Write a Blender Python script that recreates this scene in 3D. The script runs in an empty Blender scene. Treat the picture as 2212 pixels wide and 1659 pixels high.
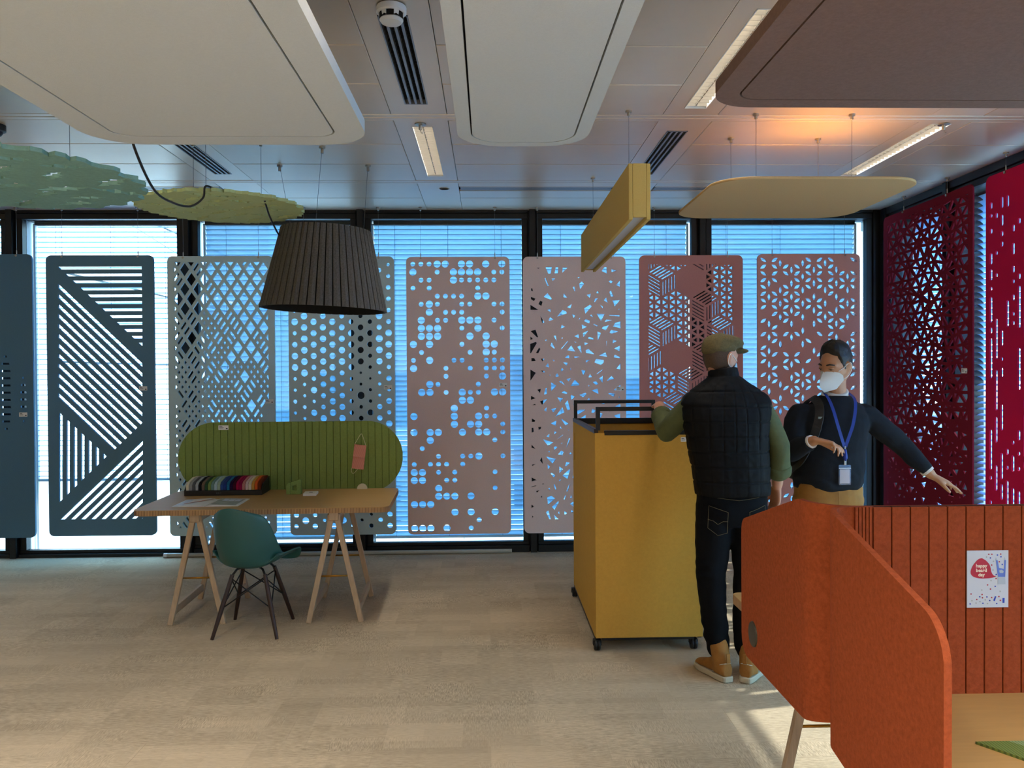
import bpy, bmesh, math, random
from math import sin, cos, pi, radians as rad, sqrt, atan2
from mathutils import Vector, Matrix, Euler
from mathutils.geometry import delaunay_2d_cdt

# ------------------------------------------------------------------ camera
SC = bpy.context.scene
COL = SC.collection
cam_d = bpy.data.cameras.new('camera')
cam = bpy.data.objects.new('camera', cam_d)
COL.objects.link(cam)
cam_d.sensor_width = 36.0
cam_d.lens = 28.8305
cam_d.clip_start = 0.05
cam_d.clip_end = 400
_r = Vector((0.99958618, -0.02815147, -0.00591383))
_u = Vector((0.00627151, 0.01263424, 0.99990052))
_f = Vector((0.02807395, 0.99952382, -0.01280556))
_m = Matrix((_r, _u, -_f)).transposed().to_4x4()
_m.translation = (0, 0, 1.6)
cam.matrix_world = _m
SC.camera = cam

# ------------------------------------------------------------------ world, sun, exposure
SC.view_settings.view_transform = 'Standard'
SC.view_settings.look = 'None'
SC.view_settings.gamma = 1.0
SC.view_settings.use_curve_mapping = False
SC.view_settings.exposure = 0.0
W = bpy.data.worlds.new('sky'); SC.world = W
W.use_nodes = True
_n = W.node_tree.nodes; _l = W.node_tree.links
_n.clear()
_out = _n.new('ShaderNodeOutputWorld'); _bg = _n.new('ShaderNodeBackground')
_tc = _n.new('ShaderNodeTexCoord'); _sx = _n.new('ShaderNodeSeparateXYZ'); _cr = _n.new('ShaderNodeValToRGB')
_l.new(_tc.outputs['Generated'], _sx.inputs[0]); _l.new(_sx.outputs['Z'], _cr.inputs[0])
_l.new(_cr.outputs[0], _bg.inputs[0]); _l.new(_bg.outputs[0], _out.inputs[0])
_e = _cr.color_ramp.elements
_e[0].position = 0.0; _e[0].color = (0.58, 0.74, 0.82, 1)
_e[1].position = 1.0; _e[1].color = (0.15, 0.42, 0.82, 1)
_k = _e.new(0.10); _k.color = (0.50, 0.84, 1.0, 1)
_k = _e.new(0.35); _k.color = (0.24, 0.62, 0.95, 1)
_bg.inputs[1].default_value = 10.0
SUN_EL, SUN_AZ = rad(31), rad(12)          # azimuth measured from +X towards +Y
sun_d = bpy.data.lights.new('sun', 'SUN'); sun = bpy.data.objects.new('sun', sun_d); COL.objects.link(sun)
sun_d.energy = 9.0; sun_d.angle = rad(0.6); sun_d.color = (1.0, 0.94, 0.85)
_sd = Vector((cos(SUN_EL) * cos(SUN_AZ), cos(SUN_EL) * sin(SUN_AZ), sin(SUN_EL)))
sun.rotation_euler = _sd.to_track_quat('Z', 'Y').to_euler()
sun.location = _sd * 30
LAMP_WATT = 33.0                           # each ceiling luminaire behind the photographer, shining downwards
NEAR_WATT = 6.5                            # each louvre luminaire in view (dimmed near the glazing)
LAMP_EMIT = 10.0                           # glow of the lamp covers behind the photographer
LAMP_NEAR = 2.6                           # radiance of the louvre luminaires in view
CEIL = 3.06

# ------------------------------------------------------------------ helpers
def lin(h):
    h = h.lstrip('#')
    c = [int(h[i:i + 2], 16) / 255 for i in (0, 2, 4)]
    return tuple(x / 12.92 if x <= 0.04045 else ((x + 0.055) / 1.055) ** 2.4 for x in c) + (1.0,)

def dark(c, k):
    return (c[0] * k, c[1] * k, c[2] * k, 1)

def newmat(name):
    m = bpy.data.materials.new(name); m.use_nodes = True
    return m, m.node_tree.nodes, m.node_tree.links, m.node_tree.nodes['Principled BSDF']

def mat(name, hexc, rough=0.6, metal=0.0, var=0.0, vscale=40.0, bump=0.0, bscale=200.0, spec=None, stretch=None, random_tone=0.0,
        trans=0.0, coat=0.0):
    m, n, l, b = newmat(name)
    c = lin(hexc) if isinstance(hexc, str) else hexc
    b.inputs['Base Color'].default_value = c
    b.inputs['Roughness'].default_value = rough
    b.inputs['Metallic'].default_value = metal
    if spec is not None: b.inputs['Specular IOR Level'].default_value = spec
    if coat: b.inputs['Coat Weight'].default_value = coat
    tc = n.new('ShaderNodeTexCoord')
    src = tc.outputs['Object']
    if stretch:
        mp = n.new('ShaderNodeMapping'); mp.inputs['Scale'].default_value = stretch
        l.new(src, mp.inputs[0]); src = mp.outputs[0]
    col = None
    if var > 0:
        nz = n.new('ShaderNodeTexNoise'); nz.inputs['Scale'].default_value = vscale; nz.inputs['Detail'].default_value = 4
        nz.inputs['Roughness'].default_value = 0.7
        l.new(src, nz.inputs['Vector'])
        rp = n.new('ShaderNodeValToRGB')
        rp.color_ramp.elements[0].position = 0.3; rp.color_ramp.elements[1].position = 0.7
        rp.color_ramp.elements[0].color = dark(c, 1 - var); rp.color_ramp.elements[1].color = dark(c, 1 + var)
        l.new(nz.outputs['Fac'], rp.inputs[0]); col = rp.outputs[0]
    if random_tone > 0:
        oi = n.new('ShaderNodeObjectInfo'); mr = n.new('ShaderNodeMapRange')
        mr.inputs['To Min'].default_value = 1 - random_tone; mr.inputs['To Max'].default_value = 1 + random_tone
        l.new(oi.outputs['Random'], mr.inputs['Value'])
        mx = n.new('ShaderNodeVectorMath'); mx.operation = 'SCALE'
        if col: l.new(col, mx.inputs[0])
        else: mx.inputs[0].default_value = c[:3]
        l.new(mr.outputs[0], mx.inputs['Scale']); col = mx.outputs[0]
    if col: l.new(col, b.inputs['Base Color'])
    if bump > 0:
        nb = n.new('ShaderNodeTexNoise'); nb.inputs['Scale'].default_value = bscale; nb.inputs['Detail'].default_value = 3
        l.new(src, nb.inputs['Vector'])
        bp = n.new('ShaderNodeBump'); bp.inputs['Strength'].default_value = bump; bp.inputs['Distance'].default_value = 0.002
        l.new(nb.outputs['Fac'], bp.inputs['Height']); l.new(bp.outputs[0], b.inputs['Normal'])
    if trans > 0:
        out = n['Material Output']
        tr = n.new('ShaderNodeBsdfTranslucent'); mix = n.new('ShaderNodeMixShader'); mix.inputs[0].default_value = trans
        if col: l.new(col, tr.inputs[0])
        else: tr.inputs[0].default_value = c
        l.new(b.outputs[0], mix.inputs[1]); l.new(tr.outputs[0], mix.inputs[2]); l.new(mix.outputs[0], out.inputs[0])
    return m

def felt(name, hexc, var=0.16, scale=90, trans=0.0):
    return mat(name, hexc, rough=0.95, var=var, vscale=scale, bump=0.35, bscale=500, spec=0.1, trans=trans)

def emit(name, hexc, s):
    m, n, l, b = newmat(name)
    c = lin(hexc)
    b.inputs['Base Color'].default_value = c
    b.inputs['Emission Color'].default_value = c
    b.inputs['Emission Strength'].default_value = s
    return m

def link(name, me, parent=None, loc=None):
    o = bpy.data.objects.new(name, me); COL.objects.link(o)
    if parent is not None: o.parent = parent
    if loc is not None: o.location = loc
    return o

def tag(o, label=None, cat=None, group=None, kind=None):
    if label: o['label'] = label
    if cat: o['category'] = cat
    if group: o['group'] = group
    if kind: o['kind'] = kind
    return o

def thing(name, label, cat, loc=(0, 0, 0), rz=0.0, group=None):
    o = bpy.data.objects.new(name, None); COL.objects.link(o)
    o.empty_display_size = 0.1
    o.location = loc; o.rotation_euler = (0, 0, rz)
    return tag(o, label, cat, group)

def copy_tree(o, parent=None):
    c = o.copy(); COL.objects.link(c)
    if parent is not None: c.parent = parent
    for ch in list(o.children): copy_tree(ch, c)
    return c

def lamp_light(parent, w, l, z, watt, spread=110, col=(1.0, 0.93, 0.84)):
    d = bpy.data.lights.new('lamp_light', 'AREA'); d.shape = 'RECTANGLE'; d.size = w; d.size_y = l
    d.energy = watt; d.spread = rad(spread); d.color = col
    o = bpy.data.objects.new('lamp_light', d); COL.objects.link(o); o.parent = parent; o.location = (0, 0, z)
    return o

class MB:
    """collects shapes, becomes one mesh object"""
    def __init__(self):
        self.v = []; self.f = []; self.m = []; self.M = Matrix.Identity(4); self.mi = 0
    def add(self, vs, fs):
        k = len(self.v)
        self.v += [tuple(self.M @ Vector(p)) for p in vs]
        self.f += [tuple(i + k for i in f) for f in fs]
        self.m += [self.mi] * len(fs)
        return self
    def box(self, x0, x1, y0, y1, z0, z1):
        vs = [(x0, y0, z0), (x1, y0, z0), (x1, y1, z0), (x0, y1, z0), (x0, y0, z1), (x1, y0, z1), (x1, y1, z1), (x0, y1, z1)]
        return self.add(vs, [(3, 2, 1, 0), (4, 5, 6, 7), (0, 1, 5, 4), (1, 2, 6, 5), (2, 3, 7, 6), (3, 0, 4, 7)])
    def prism(self, poly, z0, z1):
        n = len(poly)
        a = sum(poly[i][0] * poly[(i + 1) % n][1] - poly[(i + 1) % n][0] * poly[i][1] for i in range(n))
        if a < 0: poly = poly[::-1]
        vs = [(x, y, z0) for x, y in poly] + [(x, y, z1) for x, y in poly]
        fs = [tuple(range(n - 1, -1, -1)), tuple(range(n, 2 * n))]
        fs += [(i, (i + 1) % n, n + (i + 1) % n, n + i) for i in range(n)]
        return self.add(vs, fs)
    def loft(self, rings, caps=True):
        n = len(rings[0]); vs = []; fs = []
        for r in rings: vs += [tuple(p) for p in r]
        for k in range(len(rings) - 1):
            for i in range(n):
                j = (i + 1) % n
                fs.append((k * n + i, k * n + j, (k + 1) * n + j, (k + 1) * n + i))
        if caps:
            fs.append(tuple(range(n - 1, -1, -1)))
            b = (len(rings) - 1) * n
            fs.append(tuple(range(b, b + n)))
        return self.add(vs, fs)
    def tube(self, pts, radii, n=10, flat=None, round_ends=False):
        pts = [Vector(p) for p in pts]
        if not hasattr(radii, '__len__'): radii = [radii] * len(pts)
        radii = list(radii)
        if round_ends:
            d0 = (pts[0] - pts[1]).normalized(); d1 = (pts[-1] - pts[-2]).normalized(); r0, r1 = radii[0], radii[-1]
            pts = [pts[0] + d0 * r0 * .92, pts[0] + d0 * r0 * .6] + pts + [pts[-1] + d1 * r1 * .6, pts[-1] + d1 * r1 * .92]
            radii = [r0 * .35, r0 * .8] + radii + [r1 * .8, r1 * .35]
        t = (pts[1] - pts[0]).normalized()
        ref = Vector((0, 0, 1)) if abs(t.z) < 0.9 else Vector((0, 1, 0))
        if flat: ref = Vector(flat[0])
        a = (ref - t * ref.dot(t)).normalized(); rings = []
        for i, p in enumerate(pts):
            if i == 0: t = pts[1] - pts[0]
            elif i == len(pts) - 1: t = pts[-1] - pts[-2]
            else: t = (pts[i + 1] - p).normalized() + (p - pts[i - 1]).normalized()
            t = t.normalized()
            a = (a - t * a.dot(t)).normalized(); b = t.cross(a)
            r = radii[i]; ka = flat[1] if flat else 1.0
            rings.append([p + a * (cos(2 * pi * k / n) * r * ka) + b * (sin(2 * pi * k / n) * r) for k in range(n)])
        return self.loft(rings)
    def bar(self, p, q, w, h, up=(0, 0, 1)):
        p, q = Vector(p), Vector(q); t = (q - p).normalized(); up = Vector(up)
        if abs(t.dot(up)) > 0.98: up = Vector((0, 1, 0))
        s = t.cross(up).normalized(); u = s.cross(t)
        rings = [[c + s * (sx * w / 2) + u * (sy * h / 2) for sx, sy in ((-1, -1), (1, -1), (1, 1), (-1, 1))] for c in (p, q)]
        return self.loft(rings)
    def lathe(self, prof, n=24, c=(0, 0, 0), axis='z'):
        rings = []
        for r, z in prof:
            ring = []
            for k in range(n):
                x, y = r * cos(2 * pi * k / n), r * sin(2 * pi * k / n)
                p = (x, y, z) if axis == 'z' else ((x, z, -y) if axis == 'y' else (z, x, y))
                ring.append((c[0] + p[0], c[1] + p[1], c[2] + p[2]))
            rings.append(ring)
        return self.loft(rings)
    def ball(self, c, rx, ry, rz, n=16, m=10):
        rings = []
        for i in range(1, m):
            a = -pi / 2 + pi * i / m
            rings.append([(c[0] + rx * cos(a) * cos(2 * pi * k / n), c[1] + ry * cos(a) * sin(2 * pi * k / n), c[2] + rz * sin(a)) for k in range(n)])
        return self.loft(rings)
    def build(self, name, mats, parent=None, origin=None, smooth=False, bevel=0.0, seg=2, loc=None):
        me = bpy.data.meshes.new(name)
        o = Vector(origin) if origin is not None else Vector((0, 0, 0))
        me.from_pydata([tuple(Vector(p) - o) for p in self.v], [], self.f)
        if not isinstance(mats, (list, tuple)): mats = [mats]
        for m in mats: me.materials.append(m)
        if len(mats) > 1:
            for p, k in zip(me.polygons, self.m): p.material_index = k
        bm = bmesh.new(); bm.from_mesh(me)
        bmesh.ops.recalc_face_normals(bm, faces=bm.faces)
        if bevel > 0:
            es = [e for e in bm.edges if len(e.link_faces) == 2 and e.calc_face_angle(0) > 0.6]
            r_ = bmesh.ops.bevel(bm, geom=es, offset=bevel, segments=seg, affect='EDGES', profile=0.5, clamp_overlap=True)
            if not smooth:
                for f_ in r_['faces']: f_.smooth = True
        bm.to_mesh(me); bm.free()
        if smooth:
            sm = smooth if isinstance(smooth, float) else None
            if sm is None:
                for p in me.polygons: p.use_smooth = True
            else:
                for p in me.polygons: p.use_smooth = True
                try: me.set_sharp_from_angle(angle=sm)
                except Exception: pass
        if loc is None and origin is not None and parent is None: loc = origin
        return link(name, me, parent, loc)

def bake(o, mods):
    """apply modifiers to o (list of (type, dict)) and keep the result as its mesh"""
    for t, kw in mods:
        md = o.modifiers.new(t.lower(), t)
        for k, val in kw.items(): setattr(md, k, val)
    bpy.context.view_layer.update()
    dg = bpy.context.evaluated_depsgraph_get()
    me = bpy.data.meshes.new_from_object(o.evaluated_get(dg), depsgraph=dg)
    o.modifiers.clear()
    old = o.data; o.data = me
    if old.users == 0: bpy.data.meshes.remove(old)
    me.name = o.name
    for p in me.polygons: p.use_smooth = True
    return o

def rrect(x0, x1, y0, y1, r, n=6):
    p = []
    for cx, cy, a0 in ((x1 - r, y0 + r, -pi / 2), (x1 - r, y1 - r, 0), (x0 + r, y1 - r, pi / 2), (x0 + r, y0 + r, pi)):
        for k in range(n + 1):
            a = a0 + pi / 2 * k / n
            p.append((cx + r * cos(a), cy + r * sin(a)))
    return p

def circle(cx, cy, r, n=16, a0=0.0):
    return [(cx + r * cos(a0 + 2 * pi * k / n), cy + r * sin(a0 + 2 * pi * k / n)) for k in range(n)]

def area2(p):
    return sum(p[i][0] * p[(i + 1) % len(p)][1] - p[(i + 1) % len(p)][0] * p[i][1] for i in range(len(p)))

def clip(poly, a, b, c):
    """keep the side a*x+b*y<=c"""
    out = []
    for i in range(len(poly)):
        p, q = poly[i], poly[(i + 1) % len(poly)]
        dp, dq = a * p[0] + b * p[1] - c, a * q[0] + b * q[1] - c
        if dp <= 0: out.append(p)
        if (dp < 0 < dq) or (dq < 0 < dp):
            t = dp / (dp - dq); out.append((p[0] + t * (q[0] - p[0]), p[1] + t * (q[1] - p[1])))
    return out

def clip_rect(poly, x0, x1, y0, y1):
    for a, b, c in ((1, 0, x1), (-1, 0, -x0), (0, 1, y1), (0, -1, -y0)):
        poly = clip(poly, a, b, c)
        if len(poly) < 3: return []
    return poly

def inset(poly, d):
    """shrink a convex polygon by d"""
    if area2(poly) < 0: poly = poly[::-1]
    out = list(poly)
    for i in range(len(poly)):
        p, q = poly[i], poly[(i + 1) % len(poly)]
        ex, ey = q[0] - p[0], q[1] - p[1]; L = sqrt(ex * ex + ey * ey)
        if L < 1e-9: continue
        nx, ny = ey / L, -ex / L
        out = clip(out, nx, ny, nx * p[0] + ny * p[1] - d)
        if len(out) < 3: return []
    return out

def holed(outer, holes):
    """triangles of outer minus holes -> verts2d, tris, boundary edges"""
    vs = []; fs = []
    for poly in [outer] + [h for h in holes if len(h) >= 3 and abs(area2(h)) > 1e-7]:
        if area2(poly) < 0: poly = poly[::-1]
        k = len(vs); vs += [Vector(p) for p in poly]; fs.append(list(range(k, k + len(poly))))
    r = delaunay_2d_cdt(vs, [], fs, 0, 1e-6, True)
    V, T, src = r[0], r[2], r[5]
    tris = [tuple(t) for t, s in zip(T, src) if list(s) == [0]]
    cnt = {}
    for t in tris:
        for i in range(len(t)):
            e = (t[i], t[(i + 1) % len(t)]); cnt[e] = 1
    bd = [e for e in cnt if (e[1], e[0]) not in cnt]
    return [tuple(v) for v in V], tris, bd

def cutplate(outer, holes, t, axis='y'):
    """a plate with real cut-outs. 2d (a,b): axis y -> x,z upright; axis z -> x,y flat; axis x -> y,z upright"""
    V, T, B = holed(outer, holes)
    mb = MB(); n = len(V)
    def P(a, b, c):
        return (a, c, b) if axis == 'y' else ((a, b, c) if axis == 'z' else (c, a, b))
    vs = [P(a, b, -t / 2) for a, b in V] + [P(a, b, t / 2) for a, b in V]
    fs = [tuple(x) for x in T] + [tuple(i + n for i in reversed(x)) for x in T]
    fs += [(a, a + n, b + n, b) for a, b in B]
    mb.add(vs, fs)
    return mb

def text_obj(name, s, size, matl, parent, matrix, extrude=0.0004, align='CENTER', bold=0.0):
    cu = bpy.data.curves.new(name, 'FONT'); cu.body = s; cu.size = size; cu.extrude = extrude; cu.align_x = align; cu.align_y = 'CENTER'
    cu.resolution_u = 2; cu.offset = bold
    tmp = bpy.data.objects.new(name, cu); COL.objects.link(tmp)
    bpy.context.view_layer.update()
    dg = bpy.context.evaluated_depsgraph_get()
    me = bpy.data.meshes.new_from_object(tmp.evaluated_get(dg), depsgraph=dg)
    bpy.data.objects.remove(tmp); bpy.data.curves.remove(cu)
    me.name = name; me.materials.clear(); me.materials.append(matl)
    o = link(name, me, parent); o.matrix_local = matrix
    return o

# ------------------------------------------------------------------ shared materials
M = {}
M['frame'] = mat('black_aluminium', '#0c0f12', 0.45, 0.2)
M['frame2'] = mat('dark_grey_gasket', '#15191c', 0.7)
M['white_metal'] = mat('white_painted_metal', '#d8dcdd', 0.45)
M['steel'] = mat('brushed_steel', '#a8a49c', 0.3, 0.9)
M['cable'] = mat('steel_cable', '#6d7073', 0.4, 0.7)
M['black'] = mat('black_plastic', '#0a0a0b', 0.5)
M['card'] = mat('white_card', '#dedfdc', 0.7)
M['ink'] = mat('black_ink', '#181818', 0.8)
M['wood'] = mat('pale_beech_wood', '#b39b7e', 0.6, var=0.14, vscale=9, stretch=(12, 12, 1))
M['brass'] = mat('brass_rod', '#a8782c', 0.3, 0.9)

def label_card(parent, x, y, z, w=0.07, h=0.036, facing='y', sgn=-1):
    """small printed tag; its face looks along sgn*facing"""
    mb = MB()
    def bx(a0, a1, b0, b1, d0, d1, mi):
        mb.mi = mi
        if facing == 'y': mb.box(x + a0, x + a1, y + min(sgn * d0, sgn * d1), y + max(sgn * d0, sgn * d1), z + b0, z + b1)
        else: mb.box(x + min(sgn * d0, sgn * d1), x + max(sgn * d0, sgn * d1), y + a0, y + a1, z + b0, z + b1)
    bx(-w / 2, w / 2, -h / 2, h / 2, 0, 0.0012, 0)
    o = mb.build('label_tag', M['card'], parent)
    mb2 = MB()
    mb = mb2
    bx(-w * .42, -w * .1, h * .16, h * .28, 0.0012, 0.0016, 0)
    bx(-w * .42, w * .02, -h * .02, h * .04, 0.0012, 0.0016, 0)
    bx(-w * .42, -w * .02, -h * .2, -h * .14, 0.0012, 0.0016, 0)
    bx(w * .24, w * .42, -h * .34, -h * .1, 0.0012, 0.0016, 0)
    mb2.build('label_print', M['ink'], o)
    return o
# ================================================================== STRUCTURE
XL, XR, YB, YF = -7.0, 3.56, -3.0, 7.35
random.seed(11)

# ---- floor: slab with carpet planks laid on it
def carpet_mat():
    m, n, l, b = newmat('carpet')
    b.inputs['Roughness'].default_value = 0.95; b.inputs['Specular IOR Level'].default_value = 0.1
    tc = n.new('ShaderNodeTexCoord'); oi = n.new('ShaderNodeObjectInfo')
    geo = n.new('ShaderNodeNewGeometry')
    # patches of tone in world space
    def bricks(w, h, off, shift):
        mp = n.new('ShaderNodeMapping'); mp.inputs['Location'].default_value = (shift, shift * .7, 0)
        l.new(geo.outputs['Position'], mp.inputs[0])
        bk = n.new('ShaderNodeTexBrick'); bk.offset = off; bk.offset_frequency = 2; bk.squash = 0.6; bk.squash_frequency = 3
        bk.inputs['Color1'].default_value = (0, 0, 0, 1); bk.inputs['Color2'].default_value = (1, 1, 1, 1); bk.inputs['Mortar'].default_value = (.5, .5, .5, 1)
        bk.inputs['Scale'].default_value = 1.0; bk.inputs['Mortar Size'].default_value = 0.0; bk.inputs['Brick Width'].default_value = w; bk.inputs['Row Height'].default_value = h
        l.new(mp.outputs[0], bk.inputs['Vector'])
        return bk.outputs['Color']
    class _S: pass
    b1, b2, b3 = bricks(.34, .25, .37, 0.0), bricks(.5, .125, .43, 3.3), bricks(.25, .125, .5, 7.7)
    mxb = n.new('ShaderNodeMix'); mxb.data_type = 'RGBA'; mxb.inputs[0].default_value = .45
    l.new(b1, mxb.inputs[6]); l.new(b2, mxb.inputs[7])
    sp = _S(); sp.outputs = [mxb.outputs[2], b3]
    # streaks
    m2 = n.new('ShaderNodeMapping'); m2.inputs['Scale'].default_value = (22, 150, 1)
    l.new(geo.outputs['Position'], m2.inputs[0])
    nz = n.new('ShaderNodeTexNoise'); nz.inputs['Scale'].default_value = 1.0; nz.inputs['Detail'].default_value = 5; nz.inputs['Roughness'].default_value = 0.75
    l.new(m2.outputs[0], nz.inputs['Vector'])
    m3 = n.new('ShaderNodeMapping'); m3.inputs['Scale'].default_value = (190, 26, 1)
    l.new(geo.outputs['Position'], m3.inputs[0])
    nz3 = n.new('ShaderNodeTexNoise'); nz3.inputs['Scale'].default_value = 1.0; nz3.inputs['Detail'].default_value = 4; nz3.inputs['Roughness'].default_value = 0.7
    l.new(m3.outputs[0], nz3.inputs['Vector'])
    nb = n.new('ShaderNodeTexNoise'); nb.inputs['Scale'].default_value = 1.6; nb.inputs['Detail'].default_value = 3
    l.new(geo.outputs['Position'], nb.inputs['Vector'])
    # choose streak direction by patch
    gt = n.new('ShaderNodeMath'); gt.operation = 'GREATER_THAN'; gt.inputs[1].default_value = 0.70; l.new(sp.outputs[1], gt.inputs[0])
    mxs = n.new('ShaderNodeMix'); l.new(gt.outputs[0], mxs.inputs[0]); l.new(nz.outputs['Fac'], mxs.inputs[2]); l.new(nz3.outputs['Fac'], mxs.inputs[3])
    # streak strength by patch and big noise
    ms = n.new('ShaderNodeMath'); ms.operation = 'SUBTRACT'; l.new(mxs.outputs[0], ms.inputs[0]); ms.inputs[1].default_value = 0.5
    st = n.new('ShaderNodeMapRange'); l.new(nb.outputs['Fac'], st.inputs['Value'])
    st.inputs['From Min'].default_value = 0.35; st.inputs['From Max'].default_value = 0.65; st.inputs['To Min'].default_value = 0.5; st.inputs['To Max'].default_value = 2.2
    m4 = n.new('ShaderNodeMath'); m4.operation = 'MULTIPLY'; l.new(ms.outputs[0], m4.inputs[0]); l.new(st.outputs[0], m4.inputs[1])
    tn = n.new('ShaderNodeMapRange'); l.new(sp.outputs[0], tn.inputs['Value']); tn.inputs['To Min'].default_value = 0.84; tn.inputs['To Max'].default_value = 1.10
    ro = n.new('ShaderNodeMapRange'); l.new(oi.outputs['Random'], ro.inputs['Value']); ro.inputs['To Min'].default_value = 0.95; ro.inputs['To Max'].default_value = 1.05
    a1 = n.new('ShaderNodeMath'); a1.operation = 'MULTIPLY'; l.new(tn.outputs[0], a1.inputs[0]); l.new(ro.outputs[0], a1.inputs[1])
    a2 = n.new('ShaderNodeMath'); a2.operation = 'ADD'; l.new(a1.outputs[0], a2.inputs[0]); l.new(m4.outputs[0], a2.inputs[1])
    sc = n.new('ShaderNodeVectorMath'); sc.operation = 'SCALE'; sc.inputs[0].default_value = lin(CARPET)[:3]
    l.new(a2.outputs[0], sc.inputs['Scale']); l.new(sc.outputs[0], b.inputs['Base Color'])
    bp = n.new('ShaderNodeBump'); bp.inputs['Strength'].default_value = 0.4; bp.inputs['Distance'].default_value = 0.003
    l.new(mxs.outputs[0], bp.inputs['Height']); l.new(bp.outputs[0], b.inputs['Normal'])
    return m
CARPET = '#b5a58c'
M['carpet'] = carpet_mat()
floor = tag(MB().box(XL, XR + .1, YB, YF + .1, -0.2, -0.006).build('floor', M['carpet']), kind='structure')
pl = MB().box(0, 0.9994, 0, 0.2494, -0.006, 0).build('carpet_plank', M['carpet'], floor).data
bpy.data.objects.remove(bpy.data.objects['carpet_plank'])
for j in range(18):
    for i in range(-5, 4):
        x = i * 1.0 + (0.5 if j % 2 else 0.0) + 0.05 * (j % 3)
        y = 7.10 - j * 0.25
        if x > XR - 1.0 or x < -4.99: continue
        link('carpet_plank', pl, floor, (x, y, 0))
MB().box(XL, -4.5, YB, YF, -0.006, -0.0008).build('carpet_field', M['carpet'], floor)
MB().box(-4.5, XR, YB, 2.848, -0.006, -0.0008).build('carpet_field', M['carpet'], floor)
MB().box(-5.0, XR, 2.848, YF, -0.006, -0.0012).build('carpet_backing', M['carpet'], floor)

# ---- ceiling: slab with metal panels hung below it
M['ceil'] = mat('ceiling_metal_panel', '#c6b8a6', 0.38, 0.28, var=0.02, vscale=6, random_tone=0.015)
M['ceil_strip'] = mat('ceiling_strip_metal', '#cbbead', 0.36, 0.28, random_tone=0.01)
M['plenum'] = mat('dark_plenum', '#6a6a68', 0.9)
ceiling = tag(MB().box(XL, XR, YB, YF, 3.26, 3.45).build('ceiling', M['plenum']), kind='structure')
STRIPS = [-3.61, -2.075, -0.54, 0.995, 2.53]
SW = 0.312
JY = [(2.71, 3.17), (3.18, 3.665), (3.675, 4.155), (4.165, 4.645), (4.76, 5.24), (5.25, 5.735), (5.745, 6.225), (6.325, 6.835), (6.845, 7.335)]
cols = [(-5.0, -3.611), (-3.297, -2.076), (-1.762, -0.541), (-0.227, 0.994), (1.308, 2.529), (2.843, 3.555)]
SLOTS = [(-3.29, -2.08, 6.43, 6.58), (-0.215, 0.98, 6.43, 6.58), (1.32, 2.50, 6.43, 6.58)]
pm = {}
for ci, (x0, x1) in enumerate(cols):
    for (y0, y1) in JY:
        if y0 == 6.325 and ci in (1, 3, 4):
            # row with the linear slot diffuser: split in two
            segs = [(6.325, 6.425), (6.585, 6.835)]
        else: segs = [(y0, y1)]
        for a, b_ in segs:
            key = (round(x1 - x0, 3), round(b_ - a, 3))
            if key not in pm:
                o = MB().box(0.001, x1 - x0 - .001, -.001, b_ - a + .001, CEIL, CEIL + .018).build('ceiling_panel', M['ceil'], ceiling, bevel=0.004)
                pm[key] = o.data; bpy.data.objects.remove(o)
            link('ceiling_panel', pm[key], ceiling, (x0, a, 0))
for x0, x1 in [(XL, -5.0)]:
    MB().box(x0, x1, YB, YF, CEIL, CEIL + .018).build('ceiling_panel', M['ceil'], ceiling)
MB().box(-5.0, XR, YB, 2.705, CEIL, CEIL + .018).build('ceiling_field', M['ceil'], ceiling)
for ya, yb in ((4.65, 4.697), (4.707, 4.755), (6.23, 6.272), (6.28, 6.32)):
    MB().box(-5.0, XR, ya, yb, CEIL - .001, CEIL + .02).build('ceiling_rail', M['ceil_strip'], ceiling, bevel=0.004)
MB().box(-5.0, XR, 7.337, 7.35, CEIL - .002, CEIL + .1).build('ceiling_edge', M['ceil_strip'], ceiling)
MB().box(XR - .006, XR, YB, 7.335, CEIL - .002, CEIL + .1).build('ceiling_edge', M['ceil_strip'], ceiling)
# fixtures recessed in the strips: (strip, y0, y1, kind)
FIX = [(0, 4.88, 6.09, 'lamp'), (1, 3.29, 4.53, 'lamp'), (1, 4.95, 6.03, 'grille'), (2, 3.37, 4.47, 'grille'), (2, 4.88, 6.10, 'lamp'),
       (3, 3.29, 4.53, 'lamp'), (3, 4.95, 6.03, 'grille'), (4, 4.80, 6.07, 'lamp')]
FW = 0.125
for si, x0 in enumerate(STRIPS):
    for (y0, y1) in ((2.71, 4.645), (4.76, 6.225), (6.325, 7.335)):
        holes = []
        for (s, a, b_, k) in FIX:
            if s == si and a > y0 - .1 and b_ < y1 + .1:
                xc = x0 + SW / 2 + (-.0 if s != 2 else .0)
                holes.append([(xc - FW / 2, a), (xc + FW / 2, a), (xc + FW / 2, b_), (xc - FW / 2, b_)])
        if si == 2 and y0 > 6: holes.append(circle(x0 + SW / 2 + .04, 6.505, .035, 20))
        mb = cutplate([(x0 + .001, y0), (x0 + SW - .001, y0), (x0 + SW - .001, y1), (x0 + .001, y1)], holes, 0.014, 'z')
        o = mb.build('ceiling_strip_panel', M['ceil_strip'], ceiling); o.location = (0, 0, CEIL + .009)

# ---- plain room walls behind and beside the camera
M['plaster'] = mat('pale_plaster', '#b9b2a6', 0.85, var=0.03, vscale=3)
tag(MB().box(XL - .2, XL, YB - .2, YF + .2, -.2, 3.45).build('wall_left', M['plaster']), kind='structure')
tag(MB().box(XL, XR + .2, YB - .2, YB, -.2, 3.45).build('wall_back', M['plaster']), kind='structure')

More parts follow.
